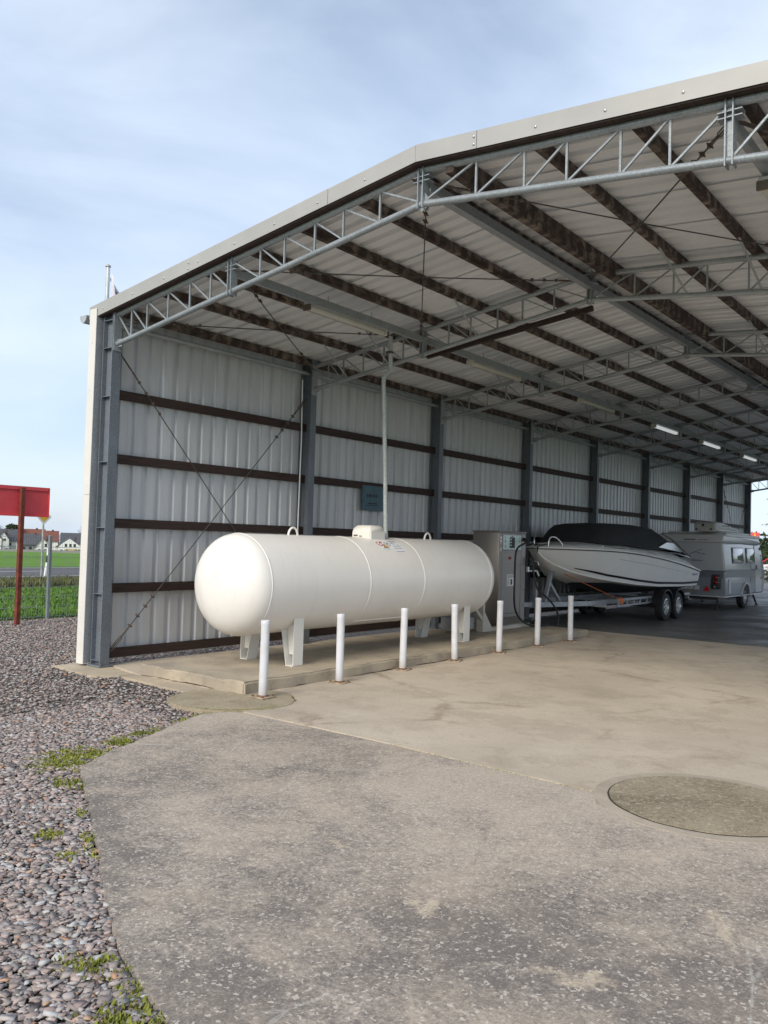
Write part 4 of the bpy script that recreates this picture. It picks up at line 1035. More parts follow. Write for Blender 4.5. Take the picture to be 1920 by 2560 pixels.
for s_ in (-1, 1):
    MB().prism([(13.35, 1.74), (13.9, 1.86), (14.35, 1.84), (15.0, 1.66), (14.9, 1.63)], 'X', BX+s_*.985, BX+s_*1.0).build('quarter_window', 'tintglass', boat)
    MB().tube([(BX+s_*.99, 13.6, 2.06), (BX+s_*1.0, 14.3, 1.93), (BX+s_*1.0, 15.0, 1.70), (BX+s_*.99, 15.66, 1.53)], .02, 8).build('windscreen_frame', 'steel_d', boat, True)
    # bow rail and cleats
    pts = [(BX+s_*(interp(y)[1]-.06), y, interp(y)[2]+.085+.03*math.sin((y-9.7)*3)) for y in np.linspace(9.75, 13.2, 14)]
    MB().tube(pts, .010, 8).build('side_rail', 'chrome', boat, True)
    for y in (10.6, 11.5, 12.4): MB().tube([(BX+s_*(interp(y)[1]-.06), y, interp(y)[2]+.02), (BX+s_*(interp(y)[1]-.06), y, interp(y)[2]+.09)], .009, 8).build('rail_stanchion', 'chrome', boat, True)
    MB().tube(smooth([(BX+s_*.16, 9.36, 1.69), (BX+s_*.17, 9.37, 1.82), (BX+s_*.19, 9.42, 1.88), (BX+s_*.25, 9.52, 1.87), (BX+s_*.31, 9.62, 1.78), (BX+s_*.34, 9.66, 1.70)]), .013, 8).build('bow_rail', 'chrome', boat, True)
MB().rbox(BX-.06, BX+.06, 9.12, 9.62, 1.70, 1.735, .01, 1).build('bow_roller', 'steel_d', boat)
MB().tube([(BX+.95, 14.2, 1.62), (BX+1.0, 14.6, 1.60), (BX+1.02, 15.5, 1.50)], .012, 8).build('stern_rail', 'chrome', boat, True)

# ------------------------------------------------------------------ trailer
trl = thing('boat_trailer', 'galvanised tandem axle boat trailer with black mudguards under the motor boat', 'trailer', (BX, 13, 0))
for s_ in (-1, 1):
    MB().bar((BX+s_*.55, 10.6, .50), (BX+s_*.55, 16.2, .50), .06, .10).build('frame_rail', 'galv', trl)
    MB().bar((BX+s_*.55, 10.6, .50), (BX+s_*.05, 9.0, .50), .06, .10).build('frame_rail', 'galv', trl)
    MB().bar((BX+s_*.82, 11.4, .56), (BX+s_*.82, 16.1, .56), .05, .05).build('bunk', 'galv', trl)
    MB().bar((BX+s_*.82, 11.4, .43), (BX+s_*.82, 13.3, .43), .03, .04).build('lower_rail', 'galv', trl)
    for y in (11.45, 11.9, 12.3, 12.7, 13.1, 15.6): MB().bar((BX+s_*.82, y, .42), (BX+s_*.82, y, .56), .04, .04).build('bunk_bracket', 'galv', trl)
    for y in (13.72, 14.58):
        wheel(trl, BX+s_*.985, y, .325, .19, s_)
        pts = [(BX+s_*.985, y+.41*math.cos(a), .335+.41*math.sin(a)) for a in np.linspace(R(12), R(168), 11)]
        gm = MB()
        for p_ in pts: gm.v += [(p_[0]-.125, p_[1], p_[2]), (p_[0]+.125, p_[1], p_[2]), (p_[0]+.125, p_[1], p_[2]-.03), (p_[0]-.125, p_[1], p_[2]-.03)]
        gm.f = [(4*i+k, 4*i+(k+1) % 4, 4*i+4+(k+1) % 4, 4*i+4+k) for i in range(10) for k in range(4)]+[(0, 1, 2, 3), (43, 42, 41, 40)]
        gm.build('mudguard', 'black', trl)
    MB().box(BX+s_*.55-.03, BX+s_*.55+.03, 16.2, 16.26, .40, .56).build('end_bracket', 'galv', trl)
    # stern tie-down
    MB().bar((BX+s_*1.03, 16.10, .84), (BX+s_*.75, 16.3, .52), .04, .006).bar((BX+s_*.98, 16.12, .80), (BX+s_*.62, 15.9, .54), .035, .006).build('stern_strap', 'olive', trl)
for y in (10.7, 12.6, 13.72, 14.58, 16.0): MB().bar((BX-.85, y, .46), (BX+.85, y, .46), .07, .06).build('cross_member', 'galv', trl)
for y in (13.72, 14.58): MB().tube([(BX-.92, y, .325), (BX+.92, y, .325)], .035, 10).build('axle', 'steel_d', trl, True)
MB().bar((BX, 9.1, .50), (BX, 8.55, .52), .09, .09).build('tongue', 'galv', trl)
MB().rbox(BX-.06, BX+.06, 8.32, 8.56, .48, .58, .02, 1).build('coupling', 'steel_d', trl)
jw = MB().tube([(BX+.12, 8.95, .95), (BX+.12, 8.95, .24)], .028, 10).build('jockey_stand', 'galv', trl, True)
MB().lathe([(.03, -.035), (.10, -.035), (.11, -.015), (.11, .015), (.10, .035), (.03, .035)], (BX+.12, 8.95, .11), 'X', 20).build('jockey_wheel', 'tyre', trl, True)
MB().bar((BX+.06, 8.95, .24), (BX+.06, 8.95, .11), .015, .04).bar((BX+.18, 8.95, .24), (BX+.18, 8.95, .11), .015, .04).bar((BX+.05, 8.95, .245), (BX+.19, 8.95, .245), .04, .015).build('jockey_fork', 'galv', trl)
wp = MB().bar((BX, 9.55, .52), (BX, 9.85, 1.22), .07, .07).bar((BX, 10.25, .52), (BX, 9.72, .95), .06, .06).bar((BX, 9.80, 1.15), (BX, 10.10, 1.32), .06, .06).build('winch_post', 'galv', trl)
MB().lathe([(.11, -.05), (.11, -.04), (.05, -.035), (.05, .035), (.11, .04), (.11, .05)], (BX, 9.93, 1.20), 'X', 18).build('winch_drum', 'galv', trl, True)
MB().bar((BX+.06, 9.93, 1.20), (BX+.14, 9.70, 1.16), .02, .02).build('winch_crank', 'chrome', trl)
MB().rbox(BX-.16, BX+.16, 9.72, 9.82, 1.27, 1.37, .02, 1).build('bow_stop', 'black', trl)
MB().bar((BX+.21, 10.03, 1.115), (BX+.86, 11.55, .53), .045, .008).build('tie_strap', 'orange', trl)
MB().rbox(BX+.78, BX+.87, 11.48, 11.62, .46, .60, .01, 1).build('ratchet', 'orange', trl)

# ------------------------------------------------------------------ caravan
cv = thing('caravan', 'grey and white touring caravan with roof box parked behind the boat', 'caravan', (1.5, 20.5, 0))
CX0, CX1 = .52, 2.5
def body(poly, x0, x1, bev, name, mt, parent=cv, seg=3):
    bm = bmesh.new(); a = [bm.verts.new((x0, y, z)) for y, z in poly]; b = [bm.verts.new((x1, y, z)) for y, z in poly]; n_ = len(poly)
    fa = bm.faces.new(a[::-1]); fb = bm.faces.new(b)
    for k in range(n_): bm.faces.new((a[k], a[(k+1) % n_], b[(k+1) % n_], b[k]))
    bmesh.ops.recalc_face_normals(bm, faces=bm.faces[:])
    bmesh.ops.bevel(bm, geom=list(set(fa.edges[:])|set(fb.edges[:])), offset=bev, segments=seg, affect='EDGES', profile=.5)
    return MB().bm(bm).build(name, mt, parent, True)
body([(18.50, .40), (18.44, .70), (18.41, 1.12), (22.66, 1.12), (22.64, .75), (22.52, .40)], CX0, CX1, .05, 'lower_body', 'car_l')
body([(18.405, 1.12), (18.36, 1.6), (18.33, 1.93), (22.30, 1.93), (22.50, 1.55), (22.66, 1.12)], CX0+.005, CX1-.005, .06, 'upper_body', 'car_w')
body([(18.28, 1.935), (18.27, 2.02), (18.36, 2.14), (18.7, 2.19), (21.7, 2.19), (22.05, 2.12), (22.28, 2.0), (22.33, 1.935)], CX0-.02, CX1+.02, .05, 'roof', 'car_roof')
body([(18.9, 2.19), (18.95, 2.235), (21.4, 2.235), (21.5, 2.19)], CX0+.1, CX1-.1, .02, 'pop_top', 'car_roof')
MB().rbox(CX1-.02, CX1+.055, 18.55, 22.1, 2.10, 2.175, .02, 2).build('awning_case', 'white', cv, True)
MB().box(CX1-.003, CX1+.006, 18.46, 22.64, .93, 1.12).build('side_band', 'car_g', cv)
MB().box(CX0+.05, CX1-.05, 18.402, 18.43, .93, 1.12).build('rear_band', 'car_g', cv)
MB().rbox(CX0, CX1+.012, 18.385, 22.66, 1.108, 1.132, .006, 1).build('waist_trim', 'car_g', cv)
MB().rbox(CX0-.01, CX1+.016, 18.30, 22.36, 1.925, 1.945, .006, 1).build('roof_seam', 'car_g', cv)
MB().rbox(CX0+.02, CX1+.01, 18.47, 22.5, .372, .40, .006, 1).build('chassis_skirt', 'white', cv)
for (y0, y1) in ((19.10, 20.22), (20.55, 21.42)):
    fr = MB().rbox(CX1-.004, CX1+.010, y0, y1, 1.33, 1.80, .004, 1).build('window', 'car_d', cv)
    MB().rbox(CX1+.010, CX1+.034, y0+.06, y1-.02, 1.36, 1.78, .010, 2).build('pane', 'tintglass', fr, True)
    MB().box(CX1+.034, CX1+.037, y0+.1, y1-.06, 1.375, 1.39).build('stay_bar', 'car_d', fr)
dr = MB().rbox(CX1-.002, CX1+.008, 21.56, 22.26, .44, 1.12, .004, 1).build('door', 'car_w', cv)
MB().rbox(CX1-.002, CX1+.008, 21.56, 22.20, 1.135, 1.86, .004, 1).build('door_upper', 'car_w', cv)
for (y0, y1, z0, z1) in ((21.535, 21.555, .42, 1.88), (22.265, 22.28, .44, 1.12), (22.205, 22.22, 1.135, 1.86)): MB().box(CX1-.002, CX1+.005, y0, y1, z0, z1).build('door_gap', 'car_d', cv)
MB().box(CX1+.008, CX1+.03, 21.60, 21.66, 1.15, 1.28).build('handle', 'black', dr)
for z in (.85, 1.55): MB().box(CX1+.006, CX1+.02, 22.15, 22.28, z, z+.035).build('hinge', 'black', dr)
MB().rbox(CX1, CX1+.04, 22.14, 22.24, 1.74, 1.83, .01, 1).build('awning_lamp', 'black', cv)
for (y0, y1, z0, z1) in ((21.05, 21.40, 1.16, 1.32), (21.0, 21.40, .76, .92)): MB().box(CX1-.002, CX1+.010, y0, y1, z0, z1).build('vent_grille', 'car_g', cv)
MB().rbox(CX1-.002, CX1+.012, 18.72, 18.95, .48, .88, .01, 1).build('service_hatch', 'car_w', cv)
for (y0, y1, z0, z1) in ((18.70, 18.715, .47, .89), (18.955, 18.97, .47, .89), (18.715, 18.955, .885, .895), (19.0, 21.5, .735, .742)): MB().box(CX1-.002, CX1+.006, y0, y1, z0, z1).build('panel_gap', 'car_d', cv)
pts = [(y, .33+.44*math.sin(a)) for a, y in [(a, 20.42-.5*math.cos(a)) for a in np.linspace(R(8), R(172), 13)]]
ga = MB()
for y, z in pts: ga.v += [(CX1-.04, y, z), (CX1+.05, y, z), (CX1+.05, y+(20.42-y)*.12, z-.05), (CX1-.04, y+(20.42-y)*.12, z-.05)]
ga.f = [(4*i+k, 4*i+(k+1) % 4, 4*i+4+(k+1) % 4, 4*i+4+k) for i in range(12) for k in range(4)]+[(0, 1, 2, 3), (51, 50, 49, 48)]
ga.build('wheel_arch', 'car_w', cv, True)
wa = MB(); wa.prism([(y, z-.03) for y, z in pts], 'X', CX1-.16, CX1+.003); wa.build('arch_recess', 'black', cv)
for s_, x in ((1, CX1-.085), (-1, CX0+.085)): wheel(cv, x, 20.42, .325, .185, s_)
MB().tube([(CX0+.15, 20.42, .325), (CX1-.15, 20.42, .325)], .04, 8).build('axle', 'steel_d', cv)
MB().box(CX0+.25, CX1-.25, 18.6, 22.4, .28, .372).build('chassis', 'steel_d', cv)
for (x, y, dy) in ((CX1-.15, 21.9, .35), (CX1-.3, 18.75, -.2), (CX0+.3, 18.75, -.2), (CX0+.15, 21.9, .35)):
    MB().bar((x, y, .32), (x+.02, y+dy, .015), .05, .035).box(x-.04, x+.08, y+dy-.05, y+dy+.05, .0, .016).build('corner_steady', 'steel_d', cv)
MB().prism([(22.5, .30), (22.5, .38), (23.6, .44), (23.6, .38)], 'X', 1.44, 1.58).build('drawbar', 'galv', cv)
MB().tube([(1.51, 23.5, .38), (1.51, 23.5, .0)], .03, 8).build('drawbar_stand', 'galv', cv)
# rear details (facing the viewer)
for x in (2.24, .78):
    hs = MB().rbox(x-.13, x+.13, 18.385, 18.44, .60, 1.03, .04, 2).build('lamp_cluster', 'car_d', cv, True)
    for z, r_ in ((.93, .062), (.79, .062)):
        MB().lathe([(r_, 0), (r_, -.02), (r_*.7, -.035), (.005, -.04)], (x, 18.386, z), 'Y', 18).build('lamp_lens', 'redlamp', hs, True)
        MB().lathe([(.012, 0), (.012, -.02), (.004, -.024)], (x+.085, 18.386, z), 'Y', 8).build('chrome_stud', 'chrome', hs, True)
    MB().lathe([(.02, 0), (.02, -.014), (.004, -.018)], (x-.02, 18.386, .665), 'Y', 10).build('fog_lamp', 'white', hs, True)
for x in (1.99, 1.03): MB().prism([(x-.085, .54), (x+.085, .54), (x, .69)], 'Y', 18.405, 18.435).build('reflector', 'redrefl', cv)
MB().rbox(1.25, 1.77, 18.41, 18.44, .56, .68, .005, 1).build('number_plate', 'white', cv)
rs = MB()
for (x0, x1, z0, z1) in ((1.55, 1.88, 1.40, 1.412),): rs.box(x0, x1, 18.355, 18.375, z0, z1)
rs.prism([(1.50, 1.57), (1.88, 1.72), (1.88, 1.735), (1.50, 1.585)], 'Y', 18.343, 18.365)
rs.prism([(1.86, 1.62), (1.94, 1.60), (1.99, 1.575), (1.91, 1.59)], 'Y', 18.345, 18.372); rs.prism([(1.72, 1.64), (1.80, 1.62), (1.84, 1.60), (1.76, 1.61)], 'Y', 18.345, 18.372)
rs.build('rear_decal', 'car_d', cv)
MB().rbox(1.35, 1.70, 18.262, 18.30, 1.985, 2.015, .005, 1).build('roof_vent_slot', 'car_d', cv)
nm = MB()
for i in range(7): nm.box(1.76+.05*i, 1.79+.05*i, 18.264, 18.29, 1.985, 2.012)
nm.build('rear_badge', 'car_g', cv)
# roof box
rbx = body([(18.50, 2.235), (18.47, 2.45), (18.52, 2.50), (18.60, 2.52), (19.2, 2.52), (20.9, 2.34), (21.1, 2.235)], 1.58, 2.24, .06, 'roof_box', 'ac')
for x in (1.66, 2.10): MB().box(x-.02, x+.02, 18.455, 18.50, 2.28, 2.33).build('roof_box_latch', 'black', rbx)
MB().lathe([(.04, 0), (.04, -.01), (.01, -.012)], (1.86, 18.475, 2.42), 'Y', 14).build('roof_box_vent', 'black', rbx)
rl_ = MB()
for i in range(6): rl_.box(2.238, 2.243, 19.1+.12*i, 19.18+.12*i, 2.40, 2.44)
rl_.build('roof_box_letters', 'car_d', rbx)
MB().box(2.236, 2.242, 18.8, 20.8, 2.27, 2.30).build('roof_box_stripe', 'white', rbx)

# the body leans inwards above the waist
bpy.context.view_layer.update()
for o in [c_ for c_ in cv.children_recursive if c_.type == 'MESH']:
    for vv in o.data.vertices:
        z = vv.co.z
        if z > 1.13: vv.co.x = 1.51+(vv.co.x-1.51)*(1-.065*min(1, (z-1.13)/.82))

# ------------------------------------------------------------------ left roadside things
rsn = thing('red_sign', 'blank back of a red sign board on a rusty pole by the fence', 'sign', (-5.34, 1.80, -.03))
MB().box(-5.30, -5.285, .40, 2.33, 1.965, 2.52).build('sign_board', 'signred', rsn)
for z0, z1 in ((2.455, 2.52), (1.965, 1.99)): MB().box(-5.285, -5.262, .40, 2.30, z0, z1).build('board_flange', 'signred', rsn)
MB().box(-5.285, -5.262, 2.312, 2.33, 1.965, 2.52).build('board_flange', 'signred', rsn)
MB().rbox(-5.262, -5.18, 1.72, 1.80, -.03, 2.50, .006, 1).build('sign_pole', 'rustpole', rsn)
fen = thing('mesh_fence', 'grey double wire mesh fence with galvanised posts along the gravel edge', 'fence', (-5.9, 2.8, -.05))
for k in range(-4, 6):
    y = 2.755+2.5*k
    po = MB().rbox(-5.93, -5.87, y-.03, y+.03, -.06, 1.62, .005, 1).build('fence_post', 'galv_l', fen)
for j in range(9):
    MB().box(-5.958, -5.950, -7.5, 15.3, .02+.195*j, .028+.195*j).box(-5.942, -5.934, -7.5, 15.3, .02+.195*j, .028+.195*j).build('fence_rail', 'galv_l', fen)
vw = MB()
for i in range(int(22.8/.05)): vw.bar((-5.946, -7.5+.05*i, .0), (-5.946, -7.5+.05*i, 1.60), .0026, .0026)
vw.build('fence_wires', 'galv', fen)['kind'] = 'stuff'
ps = thing('road_sign', 'yellow and white diamond road sign on a grey post beside the road', 'sign', (-19.3, 10.37, -.04))
def dia(h): return [(10.37-h, 2.215), (10.37, 2.215-h), (10.37+h, 2.215), (10.37, 2.215+h)]
MB().prism(dia(.295), 'X', -19.26, -19.255).build('sign_plate', 'sign_w', ps); MB().prism(dia(.20), 'X', -19.2549, -19.252).build('sign_face', 'sign_y', ps)
MB().tube([(-19.30, 10.37, -.05), (-19.30, 10.37, 2.48)], .038, 10).build('sign_post', 'postgrey', ps, True)
dl = thing('delineator_post', 'leaning white delineator post with a black band at the road edge', 'post', (-18.9, 10.30, -.04))
def lean(z): return 10.30+.11*z
for (z0, z1, mt) in ((-.05, .56, 'sign_w'), (.56, .82, 'ink'), (.82, 1.02, 'sign_w')):
    MB().prism([(lean(z0)-.055, z0), (lean(z0)+.055, z0), (lean(z1)+.055, z1), (lean(z1)-.055, z1+(.03 if z1 > 1 else 0))], 'X', -18.94, -18.84).build('black_band' if mt == 'ink' else 'post_body', mt, dl)
fp = thing('flagpole', 'pale flagpole with a white flag rising behind the shed eave', 'flagpole', (-4.6, 2.95, -.03))
MB().tube([(-4.6, 2.95, -.05), (-4.6, 2.95, 4), (-4.6, 2.95, 6.80)], [.055, .045, .036], 14).build('pole', 'poleal', fp, True)
MB().lathe([(.036, 0), (.055, .01), (.045, .04), (.01, .06)], (-4.6, 2.95, 6.80), 'Z', 12).build('pole_cap', 'postgrey', fp, True)
fl = MB(); rows = 14; cols_ = 8
for i in range(rows):
    z = 6.68-i*.11
    for j in range(cols_):
        u = j/(cols_-1); wdt = .04+.125*i; fl.v.append((-4.56+.06*math.sin(u*9+i*.2), 2.99+u*wdt, z-.16*u*u-.10*u))
fl.f = [(i*cols_+j, i*cols_+j+1, (i+1)*cols_+j+1, (i+1)*cols_+j) for i in range(rows-1) for j in range(cols_-1)]
fo = fl.build('flag', 'flag', fp, True); sm = fo.modifiers.new('thick', 'SOLIDIFY'); sm.thickness = .004

# ------------------------------------------------------------------ village
E2 = Vector((-.867, .499, 0)); E1 = Vector((.499, .867, 0)); V0 = Vector((9.6, -6.4, 0))+E2*380
VZ = gz(V0.x, V0.y)
def house(u, dist, wid, dep, eave, ridge, gable, wallm, roofm, label, wins, hip=0):
    c = V0+E1*u+E2*dist; z0 = gz(c.x, c.y); ang = math.atan2(E1.y, E1.x)
    t = thing('house', label, 'house', (c.x, c.y, z0), 'houses of the village beyond the field', ang)
    M_ = Matrix.Translation((c.x, c.y, z0)) @ Matrix.Rotation(ang, 4, 'Z')
    def B(mb, name, mt, par=t):
        me = mb.mesh(name); me.transform(M_); return put(name, me, mt, par)
    hw, hd = wid/2, dep/2
    if gable:   # gable end faces the viewer (local -y)
        B(MB().prism([(-hw, -.3), (hw, -.3), (hw, eave), (0, ridge), (-hw, eave)], 'Y', -hd, hd), 'wall', wallm)
        k = (ridge-eave)/hw; ov = .5
        rf = MB()
        for s_ in (-1, 1): rf.add([(s_*(hw+ov), -hd-.5, eave-k*ov+.05), (0, -hd-.5+hip, ridge+.05), (0, hd+.5, ridge+.05), (s_*(hw+ov), hd+.5, eave-k*ov+.05),
                                   (s_*(hw+ov), -hd-.5, eave-k*ov+.3), (0, -hd-.5+hip, ridge+.3), (0, hd+.5, ridge+.3), (s_*(hw+ov), hd+.5, eave-k*ov+.3)], [(0,1,2,3),(7,6,5,4),(0,4,5,1),(1,5,6,2),(2,6,7,3),(3,7,4,0)])
    else:
        B(MB().prism([(-hd, -.3), (hd, -.3), (hd, eave), (0, ridge), (-hd, eave)], 'X', -hw, hw), 'wall', wallm)
        k = (ridge-eave)/hd; ov = .5; rf = MB()
        for s_ in (-1, 1): rf.add([(-hw-.4, s_*(hd+ov), eave-k*ov+.05), (-hw-.4, 0, ridge+.05), (hw+.4, 0, ridge+.05), (hw+.4, s_*(hd+ov), eave-k*ov+.05),
                                   (-hw-.4, s_*(hd+ov), eave-k*ov+.3), (-hw-.4, 0, ridge+.3), (hw+.4, 0, ridge+.3), (hw+.4, s_*(hd+ov), eave-k*ov+.3)], [(0,1,2,3),(7,6,5,4),(0,4,5,1),(1,5,6,2),(2,6,7,3),(3,7,4,0)])
    r_ = B(rf, 'roof', roofm)
    for (x, z, ww, hh) in wins:
        y = -hd-.04
        f = B(MB().box(x-ww/2-.1, x+ww/2+.1, y, -hd+.01, z-.1, z+hh+.1), 'window', 'hframe'); B(MB().box(x-ww/2, x+ww/2, y-.03, y-.001, z, z+hh), 'pane', 'hglass', f)
    B(MB().box(.25*wid-.4, .25*wid+.4, -.4, .4, ridge-1.2, ridge+.8), 'chimney', 'tile_d', r_)
    return t, B
w2_ = lambda xs_, z, a=1., b=1.3: [(x, z, a, b) for x in xs_]
K = .18
t, B = house((9-100)*K, -12, 6.2, 10, 4.6, 7.6, True, 'render_w', 'slate', 'white house with dark timber strips and a grey slate gable roof', w2_((-1.8, 0, 1.8), 2.9)+w2_((-1.8, 0, 1.8), .5))
for x in (-2.9, -1.0, 1.0, 2.9): B(MB().box(x-.1, x+.1, -5.06, -5.0, 0, 4.5), 'timber_strip', 'timber', t)
B(MB().box(-3, 3, -5.06, -5.0, 2.2, 2.4), 'timber_strip', 'timber', t)
house((30-100)*K, 10, 7.5, 9, 4.8, 9.2, False, 'render_w', 'slate', 'tall house with a broad dark slate roof behind the timbered one', w2_((-2, 1.5), 2.5))
house((24-100)*K, 4, 4.4, 6, 5.0, 8.2, True, 'render_w', 'slate', 'narrow white gable with small windows between the slate roofs', w2_((-.7, .7), 4.4, .8, 1))
house((82-100)*K, 2, 7.4, 9, 3.4, 7.4, False, 'render_g_shade', 'slate', 'low house with a big dark grey roof and walls coloured as if shaded', w2_((-2.4, 0, 2.4), 1.2, 1.4, 1.4))  # wall shadow is put into the render colour
house((76-100)*K, 26, 13, 9, 5.5, 10.0, False, 'render_w', 'tile', 'long terrace with a brown red tiled roof behind the grey roofs', w2_((-4, -1, 2, 5), 3.5))
house((118-100)*K, 22, 9, 9, 5.4, 9.4, False, 'render_w', 'tile', 'house with a red tiled roof and pale roof windows', w2_((-2, 1), 3.5))
house((108-100)*K, -8, 6.2, 9, 2.0, 5.9, True, 'render_w', 'tile_d', 'small white gabled house with dark steep roof behind the fence post', w2_((1.2,), 2.4, .9, 1.3)+w2_((1.0, -1.2), .3, .9, 1.2))
t, B = house((164-100)*K, -10, 9.4, 10, 2.6, 6.0, True, 'render_w', 'slate', 'wide white gabled house with ochre ground floor', w2_((-1.4, .3, 1.9), 2.7, .9, 1.2)+w2_((-3, -1, 2.4, 3.6), .4, .8, 1.2), 1.6)
B(MB().box(-1.8, 4.6, -5.05, -5.0, .0, 1.9), 'ochre_facade', 'render_y', t)
house((180-100)*K, 12, 11, 9, 4.6, 8.6, False, 'render_w', 'slate', 'house with a wide dark slate roof and roof windows above the white gable', w2_((-3.5, 3), 2.5))
house((204-100)*K, -6, 6, 8, 2.2, 4.8, True, 'render_w', 'tile', 'white gabled house with a reddish awning at the village edge', w2_((-1, 1), .5, 1.2, 1.3))
for i in range(3): house((236+34*i-100)*K, 6+4*i, 8.5, 9, 4.0, 8.0, i % 2 == 0, 'render_w', ('tile', 'slate', 'tile_d')[i], ('white house with a brown tiled roof hidden behind the shed corner', 'white house with a slate roof hidden behind the shed corner', 'white gabled house with a dark brown roof hidden behind the shed')[i], w2_((-2, 2), 1.0))
for i in range(3): house((-34-36*i-100)*K, -4+4*i, 8.5, 9, 4.0, 8.0, i % 2 == 1, 'render_w', ('tile', 'slate', 'tile_d')[i], ('white house with brown tiled roof beyond the red sign', 'white gabled house with a slate roof beyond the red sign', 'white house with dark brown roof beyond the red sign')[i], w2_((-2, 2), 1.0))
gw = MB(); c = V0+E2*-19
gw.bar(c-E1*60+Vector((0, 0, gz(c.x, c.y)+.5)), c+E1*60+Vector((0, 0, gz(c.x, c.y)+.5)), .3, 1.1)
tag(gw.build('garden_wall', 'render_g_shade'), 'low grey garden wall along the village edge of the field', 'wall')
def car(name, lab, c, ang, mt, z0):
    t = thing(name, lab, 'car', (c[0], c[1], z0), None, ang); M_ = Matrix.Translation((c[0], c[1], z0)) @ Matrix.Rotation(ang, 4, 'Z')
    def B(mb, nm_, m_, par=t):
        me = mb.mesh(nm_); me.transform(M_); return put(nm_, me, m_, par, True)
    def prof_(poly, x0, x1, bev):
        bm = bmesh.new(); a = [bm.verts.new((x0, y, z)) for y, z in poly]; b = [bm.verts.new((x1, y, z)) for y, z in poly]; n_ = len(poly)
        fa = bm.faces.new(a[::-1]); fb = bm.faces.new(b)
        for k in range(n_): bm.faces.new((a[k], a[(k+1) % n_], b[(k+1) % n_], b[k]))
        bmesh.ops.recalc_face_normals(bm, faces=bm.faces[:]); bmesh.ops.bevel(bm, geom=list(set(fa.edges[:])|set(fb.edges[:])), offset=bev, segments=2, affect='EDGES'); return MB().bm(bm)
    B(prof_([(-2.05, .3), (-2.1, .6), (-2.0, .82), (-1.1, .95), (1.7, .98), (2.0, .9), (2.05, .55), (2.0, .3)], -.85, .85, .08), 'body', mt)
    B(prof_([(-1.15, .94), (-.45, 1.40), (.9, 1.45), (1.6, 1.2), (1.75, .96)], -.72, .72, .1), 'cabin', mt)
    for s_ in (-1, 1): B(MB().prism([(-.95, .98), (-.42, 1.32), (.85, 1.36), (1.4, 1.0)], 'X', s_*.722-.004, s_*.722+.004), 'side_window', 'glass')
    B(MB().add([(-.6, -1.11, .98), (.6, -1.11, .98), (.55, -.52, 1.37), (-.55, -.52, 1.37)], [(0, 1, 2, 3)]), 'windscreen', 'glass')
    for s_ in (-1, 1): B(MB().rbox(s_*.6-.15, s_*.6+.15, -2.10, -2.0, .62, .74, .03, 1), 'headlight', 'chrome')
    for s_ in (-1, 1):
        for y in (-1.3, 1.3): 
            ty = B(MB().lathe([(.18, -.1), (.3, -.1), (.31, 0), (.3, .1), (.18, .1)], (s_*.76, y, .31), 'X', 20), 'wheel', 'tyre'); B(MB().lathe([(.19, -.04), (.19, .10*1.0), (.05, .11)], (s_*.76, y, .31), 'X', 14), 'rim', 'rim', ty)
    return t
c = V0+E1*((38-100)*K)+E2*-16; car('parked_car', 'white car parked by the low wall in front of the slate roofed houses', (c.x, c.y), .6, 'carwhite', gz(c.x, c.y))

# ------------------------------------------------------------------ trees
def bare_tree(label, base, h, seed):
    rr = random.Random(seed); t = thing('bare_tree', label, 'tree', base, 'trees around the village'); tr = MB(); br = MB()
    def grow(p, d, L_, r_, lvl, mb):
        pts = [Vector(p)]; dd = Vector(d)
        for i in range(3): dd = (dd+Vector((rr.gauss(0, .12), rr.gauss(0, .12), .06))).normalized(); pts.append(pts[-1]+dd*L_/3)
        mb.tube(pts, [r_, r_*.85, r_*.7, r_*.55], 5, False)
        if lvl == 0: return
        for k in range(5 if lvl > 1 else 4):
            q = pts[1+rr.randrange(3)] if k else pts[-1]; a = rr.uniform(0, 6.28); s_ = rr.uniform(.4, .95)
            nd = (dd+Vector((math.cos(a)*s_, math.sin(a)*s_, .15))).normalized(); grow(q, nd, L_*rr.uniform(.55, .75), r_*.55, lvl-1, br)
    grow(base, (0, 0, 1), h*.36, h*.022, 4, tr)
    tr.build('trunk', 'bark', t); br.build('crown', 'bark', t)
c = V0+E1*((7-100)*K)+E2*30; bare_tree('large bare tree standing behind the timbered white house', (c.x, c.y, gz(c.x, c.y)), 16, 1)
c = V0+E1*((203-100)*K)+E2*34; bare_tree('bare tree behind the slate roof next to the shed corner', (c.x, c.y, gz(c.x, c.y)), 14, 4)
c = V0+E1*((152-100)*K)+E2*50; bare_tree('small bare tree behind the red tiled roofs', (c.x, c.y, gz(c.x, c.y)), 10.5, 6)
